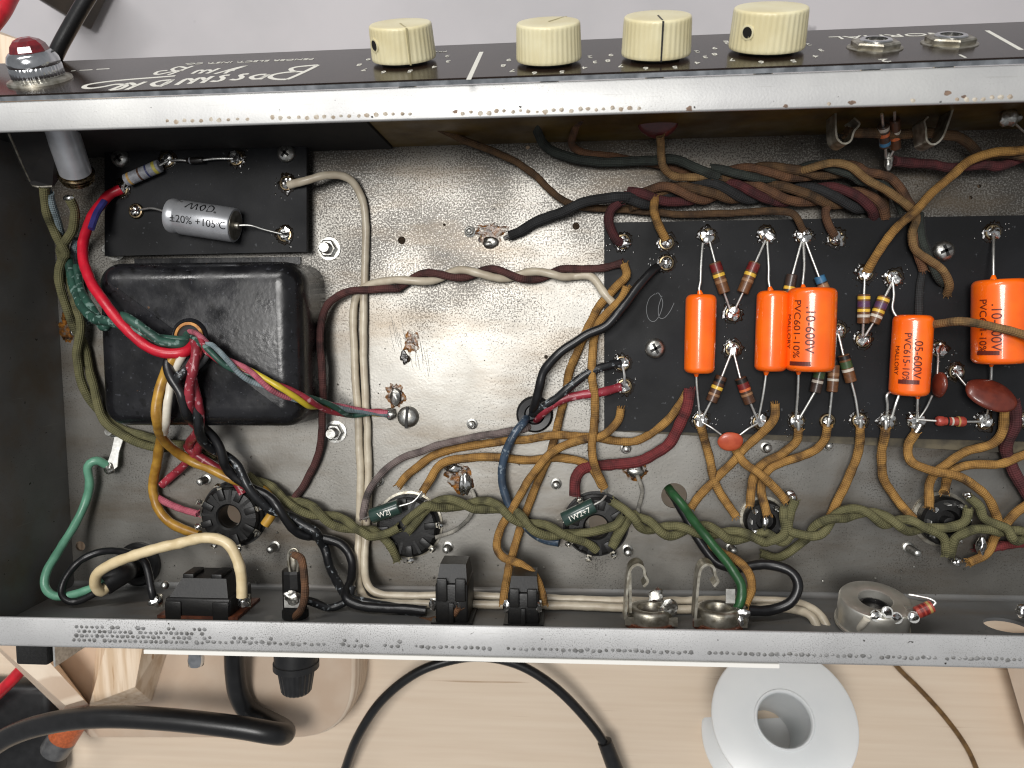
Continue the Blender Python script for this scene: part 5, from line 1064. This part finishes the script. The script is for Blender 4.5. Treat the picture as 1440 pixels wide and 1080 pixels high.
# potentiometer
z = 32; c = P(1229, 842, z); yb = wy(c.x)
t = thing('potentiometer', 'open backed metal potentiometer on the rear wall with cream wires', 'potentiometer', (c.x, yb, z))
Ld = c.y - yb
PA = V((0, .97, .25)).normalized(); o_ = V((c.x, yb + .8, z - 1.5))
B().lathe(o_, PA, [(12.3, .2), (12.6, .5), (12.6, 1.4), (12.0, 1.6), (12.0, Ld - .8), (11.6, Ld - .2), (10.8, Ld), (6.2, Ld), (5.7, Ld - .3), (5.6, Ld - 4)], 48, cap=False).build('can', 'pale_nickel', t, angle=35)
B().lathe(o_ + PA * (Ld - 4.2), PA, [(5.7, 0), (5.2, 1.2), (4.4, 1.5), (4.2, .2), (.5, .2)], 30).build('spindle_end', 'bakelite', t)
B().prism([V((c.x + 8, yb + Ld - .4, z + 8)), V((c.x + 19, yb + Ld - 1.5, z + 3)), V((c.x + 19, yb + Ld - 1.5, z - 1)), V((c.x + 9, yb + Ld - .4, z - 6))], (0, -.8, 0)).build('side_plate', 'pale_nickel', t, smooth=False)
for k, (x, y) in enumerate([(1231, 866), (1247, 861), (1260, 869), (1284, 868)]):
    l_ = B().lathe(P(x, y, z + 11), (0, .4, 1), [(1.1, 0), (2.0, 0), (2.0, .6), (1.1, .6)], 14, cap=False, close=True).build('terminal', 'tinned_lead', t); B().blob(P(x, y, z + 11.3), (1.8, 1.6, 1.1), amp=.25, seed=k, sub=2).build('solder_joint', 'solder', l_)
W('plastic_wire', 'short cream wire end on the first terminal of the potentiometer', 'pvc_offwhite', 10, [(1219, 870, 43), (1212, 880, 41), (1204, 892, 36)])
W('plastic_wire', 'short cream wire end on the middle terminal of the potentiometer', 'pvc_offwhite', 11, [(1249, 872, 43), (1240, 880, 42), (1226, 890, 37)])
W('plastic_wire', 'short cream wire end on the third terminal of the potentiometer', 'pvc_offwhite', 10, [(1256, 874, 43), (1256, 884, 41), (1252, 894, 37)])
resistor('red resistor soldered on the side of the potentiometer', (1288, 862), (1311, 852), 17, BR((.3, .9, 'red'), (.55, .9, 'red'), (.78, .9, 'gold')), [(1282, 868, 42), (1290, 861, 42)], [(1309, 853, 42), (1316, 848, 42), (1308, 842, 41), (1290, 838, 40), (1278, 836, 39)], 'rb_filmred', z=42, group=None)
sblob(1438, 859, 28, (2, 2.4, 1.8), 'solder', 3)

# ------------------------------------------------------------------ input jacks and resistors under the front lip
def hook(label, pts, z, wd):
    path = spline([P(x, y, z) for x, y in pts], .7); rs = []
    for i, q in enumerate(path):
        T = (path[min(i + 1, len(path) - 1)] - path[max(i - 1, 0)]).normalized(); s = Z_.cross(T).normalized() * .32
        rs.append([q + s, q - s, q - s - Z_ * wd, q + s - Z_ * wd])
    tag(B().rings(rs).build('jack_spring', 'dull_nickel', angle=30), label, 'spring')
hook('narrow hooked jack spring under the front lip next to the hanging resistors', [(1175, 150), (1176, 188), (1181, 199), (1189, 202), (1197, 197), (1201, 185), (1209, 174), (1201, 166)], 30, 9)
hook('broad slanting jack spring under the front lip near the board end', [(1343, 145), (1333, 175), (1325, 194), (1314, 203), (1304, 198), (1302, 180), (1300, 170), (1306, 164)], 30, 9)
resistor('blue ended resistor hanging under the lip above the solder tab', (1242, 176), (1245, 206), 14, BR((.15, 1.4, 'white'), (.4, 1.4, 'orange'), (.82, 1.4, 'blue')), [(1240, 160, 30), (1242, 178, 24)], [(1245, 205, 18), (1246, 222, 13)], 'rb_darkbody', z=18, z2=24, group=None)
resistor('orange banded resistor hanging beside the blue ended one', (1258, 168), (1259, 208), 14, BR((.42, 1.2, 'white'), (.6, 1.4, 'orange')), [(1258, 156, 30), (1258, 170, 24)], [(1259, 207, 16), (1252, 220, 13)], 'rb_brown', z=16, z2=24, group=None)
tag(B().blob(P(1250, 226, 12), (1.5, 3.6, 1.3), amp=.15, seed=3, sub=3).build('solder_tab', 'solder_dull'), 'bright bent solder tab at the end of the thick wine red wire', 'solder tab')
hookm = B().blob(P(1420, 165, 26), (3.4, 3.0, 2.4), amp=.2, seed=8, sub=3).build('solder_lug', 'solder_dull'); tag(hookm, 'dull solder lug under the front lip with a bare wire', 'solder lug')
B().tube(spline(px([(1424, 170, 25), (1432, 178, 20), (1445, 190, 14)]), .8), .4, 7).build('lead', 'tinned_lead', hookm)

# ------------------------------------------------------------------ outside the chassis: bench things
def ply_edge():
    m = mat('ply_layers', (232, 216, 196), (220, 200, 178), .06, .62, bump=.05, bscale=.8)
    nt = m.node_tree; L = nt.links.new; b = nt.nodes['Principled BSDF']; prev = b.inputs['Base Color'].links[0].from_socket
    g = nd(nt, 'ShaderNodeNewGeometry'); s = nd(nt, 'ShaderNodeSeparateXYZ'); L(g.outputs['Position'], s.inputs[0])
    k = nd(nt, 'ShaderNodeMath', operation='MULTIPLY'); k.inputs[1].default_value = 1000 * 2 * math.pi / 3.2; L(s.outputs[2], k.inputs[0])
    sn = nd(nt, 'ShaderNodeMath', operation='SINE'); L(k.outputs[0], sn.inputs[0])
    r = nd(nt, 'ShaderNodeMapRange'); r.inputs[1].default_value = -.2; r.inputs[2].default_value = .2; r.inputs[4].default_value = .55; L(sn.outputs[0], r.inputs[0])
    mx = nd(nt, 'ShaderNodeMix', data_type='RGBA'); mx.inputs[7].default_value = srgb((178, 150, 126)); L(r.outputs[0], mx.inputs[0]); L(prev, mx.inputs[6]); L(mx.outputs[2], b.inputs['Base Color'])
ply_edge()
cr = thing('plywood_cradle', 'pale plywood cradle with rounded corner under the chassis', 'cradle', P(300, 960, BZ))
# base board with rounded-over edge
def rounded_poly(pts, r, n=8):
    out = []
    for i, p in enumerate(pts):
        a, c = pts[i - 1], pts[(i + 1) % len(pts)]; u, v = (a - p).normalized(), (c - p).normalized(); k = r if not isinstance(r, (list, tuple)) else r[i]
        p0, p1 = p + u * k, p + v * k
        out += [(p0 * (1 - t) ** 2 + p * 2 * t * (1 - t) + p1 * t * t) for t in (j / n for j in range(n + 1))] if k > .1 else [p]
    return out
outl = [P(118, 1037, -67), P(505, 1037, -67), P(505, 820, -67), P(-60, 820, -67)]
base = rounded_poly(outl, [.05, 34, .05, .05], 10); cen = sum(base, V()) / len(base)
rs = []
for ins, z in [(0, BZ + .3), (0, -72), (.7, -68.6), (2.2, -66), (4.4, -64.2), (7, -63.6)]:
    rs.append([V((q.x + (cen.x - q.x) * ins / 60, q.y + (cen.y - q.y) * ins / 60, z)) for q in base])
B().rings(rs).build('base_board', 'ply_layers', cr, angle=60)
B().hexa([P(140, 870, -63.4), P(250, 870, -63.4), P(213, 986, -63.4), P(126, 1000, -63.4), P(160, 870, -45), P(208, 870, -45), P(190, 966, -45), P(126, 990, -50)]).build('support_block', 'wood_block', cr, smooth=False)
B().hexa([P(-70, 850, -63), P(20, 850, -63), P(126, 992, -63), P(88, 1002, -63), P(-70, 850, -34), P(-5, 850, -34), P(118, 984, -42), P(92, 992, -42)]).build('side_rail', 'ply_layers', cr, smooth=False)
B().box((10, 84, (BZ - 6) / 2), (470, 12, -BZ - 6.4)).build('long_light_blocker', 'ply_layers', cr, smooth=False)  # unseen board, added to keep the far lamp's light from under the chassis
B().box((-226, -20, (BZ - 6) / 2), (12, 190, -BZ - 6.4)).build('end_light_blocker', 'ply_layers', cr, smooth=False)  # unseen board, added so the left floor hole looks onto something dark
o = tag(B().rbox(P(72, 905, 14) + V((0, 3.0, 0)), (13.5, 14, 24), 1.2, 2).build('foam_pad', 'foam_black'), 'square black foam pad under the rear lip', 'foam pad')
B().box(P(101, 908, 13) + V((0, 3, 0)), (.8, 14, 22)).build('edge_plate', 'tinned_lead', o, smooth=False)
xa, xb = P(202, 908, H).x, P(1096, 930, H).x
tag(slab(off(rearY, -2.7), off(rearY, -1.35), 6, H + .1, xa, xb).build('rear_label_plate', 'white_label', smooth=False), 'thin white label plate along the outside of the rear wall', 'label plate')
# thick mains cable
c_ = tag(B().tube(spline(px([(-90, 1100, -44), (-30, 1062, -38), (20, 1032, -34), (80, 1015, -30), (150, 1008, -27), (240, 1012, -27), (330, 1022, -28), (378, 1030, -30), (398, 1032, -36), (398, 1026, -46), (376, 1014, -55), (350, 1000, -58), (336, 976, -57), (331, 945, -54), (330, 910, -50), (332, 870, -44), (250, 820, -30), (200, 795, -24)]), 1.5), 5.1, 20).build('mains_cable', 'cable_black'), 'thick black rubber mains cable folded over the plywood cradle', 'cable')
# thin probe lead with strain relief
t = tag(B().tube(spline(px([(470, 1130, -80), (486, 1080, -74), (503, 1036, -68), (536, 986, -63), (584, 947, -60), (636, 928, -60), (682, 924, -60), (732, 936, -61), (780, 966, -62), (822, 1008, -64), (850, 1046, -66), (868, 1090, -69), (880, 1130, -72)]), 1.5), 2.35, 14).build('probe_lead', 'cable_black'), 'thin black lead arching over the plywood bench top', 'cable')
a, c = P(850, 1042, -66), P(872, 1100, -69)
B().lathe(a, c - a, [(3.2, 0), (3.7, .3), (4.3, (c - a).length)], 20).build('strain_relief', 'rubber_black', t)
# solder spool leaning on the bench
top, bot = P(1103, 1012, -38), P(1078, 1034, -79)
axs = (bot - top).normalized(); Ls = (bot - top).length
sp = thing('solder_spool', 'white plastic solder spool with a hollow core', 'spool', P(1090, 1020, BZ))
R0 = 101 * mmpp(-38)
B().lathe(top, axs, [(11.7, 3), (11.7, .3), (12.3, -.6), (13.0, -.6), (13.4, .1), (R0 - 1.2, .1), (R0 - .3, .5), (R0, 1.2), (R0 - .3, 2.0), (R0 - 1.4, 2.3), (12.8, 2.4)], 72, cap=False, close=True).build('upper_flange', 'spool_white', sp, angle=40)
B().lathe(top, axs, [(11.7, 2.4), (12.8, 2.4), (12.8, Ls), (11.7, Ls)], 48, cap=False, close=True).build('core', 'spool_white', sp)
B().lathe(top + axs * Ls, axs, [(11.7, 0), (R0 - 1, 0), (R0, .8), (R0 - 1, 2.2), (11.7, 2.2)], 72, cap=False, close=True).build('lower_flange', 'spool_white', sp, angle=40)
b = B()
k = 0
h = 3.0
while h < Ls - .6:
    b.lathe(top + axs * h, axs, [(20.0, -.6), (21.2, -.35), (21.5, 0), (21.2, .35), (20, .6)], 48, cap=False); h += 1.15
B().lathe(top + axs * (Ls + 1.5), axs, [(11.9, 0), (11.9, .6)], 40).build('core_floor', 'spool_white', sp)
b.build('solder_winding', 'solder_coil', sp)
tag(B().tube(spline(px([(1225, 890, -70), (1262, 938, -78), (1292, 968, -82), (1330, 1010, -83), (1362, 1056, -83.5), (1384, 1110, -83.5)]), 1.5), 1.25, 10).build('waxed_cord', 'string_brown'), 'thin brown cord lying on the plywood bench top', 'cord')
tag(B().hexa([P(1405, 900, BZ + .2), P(1600, 900, BZ + .2), P(1600, 1090, BZ + .2), P(1452, 1060, BZ + .2), P(1405, 900, -66), P(1600, 900, -66), P(1600, 1090, -66), P(1452, 1060, -66)]).build('plywood_offcut', 'ply_layers', smooth=False), 'plywood side piece under the open end of the chassis', 'plywood')
# dark tray with a battery, lower left
tag(B().rbox(P(10, 1022, -76), (62, 54, 14), 5, 3).build('black_pouch', 'rubber_black', angle=50), 'black pouch half hidden below the thick mains cable', 'pouch')
a, c = P(112, 1000, -60), P(74, 1060, -58); ax = (c - a).normalized(); Lb = (c - a).length; r = 7.2
t = thing('battery', 'orange and grey cylindrical battery below the thick mains cable', 'battery', (a + c) / 2 - Z_ * r)
B().lathe(a, ax, [(r, 0), (r, Lb - 9)], 28).build('orange_sleeve', 'rb_orange', t)
B().lathe(a + ax * (Lb - 10), ax, [(r * .9, 0), (r * 1.01, .1), (r * 1.01, 8), (r * .95, 8.9), (r * .5, 9)], 28).build('grey_end', 'pvc_grey', t)
B().lathe(a + ax * (Lb - 1), ax, [(r * .9, -.5), (r * .8, .2), (2.6, .3), (2.5, 1.4), (1, 1.5)], 24).build('cap', 'chrome', t)
tag(B().tube(spline(px([(-60, 1030, -58), (-8, 980, -55), (16, 957, -54), (40, 930, -56), (60, 900, -60)]), 1.5), 3.0, 12).build('red_test_lead', 'cable_red'), 'red test lead passing below the plywood rail', 'cable')
# upper left background
tag(B().tube(spline(px([(-40, 70, 20), (0, 22, 14), (18, -10, 8), (50, -60, 0)]), 1.5), 3.0, 12).build('red_test_lead', 'cable_red'), 'red test lead behind the pilot lamp', 'cable')
tag(B().tube(spline(px([(60, 130, 10), (78, 78, 16), (100, 36, 18), (126, -8, 20), (160, -60, 22)]), 1.5), 2.9, 14).build('black_test_lead', 'cable_black'), 'black test lead rising behind the pilot lamp', 'cable')
tag(B().hexa([P(-120, 110, -70), P(30, 108, -70), P(42, 60, -70), P(-120, 0, -70), P(-120, 118, -28), P(20, 104, -28), P(40, 60, -28), P(-120, 12, -28)]).build('plywood_upright', 'wood_block', smooth=False), 'plywood upright of the cradle behind the pilot lamp', 'plywood')
tag(B().rbox(P(80, -30, -170), (26, 34, 60), 2, 2, (V((.86, -.5, 0)), V((.5, .86, 0)), Z_)).build('dark_box', 'dark_box'), 'blurred dark brown box on the grey surface', 'box')
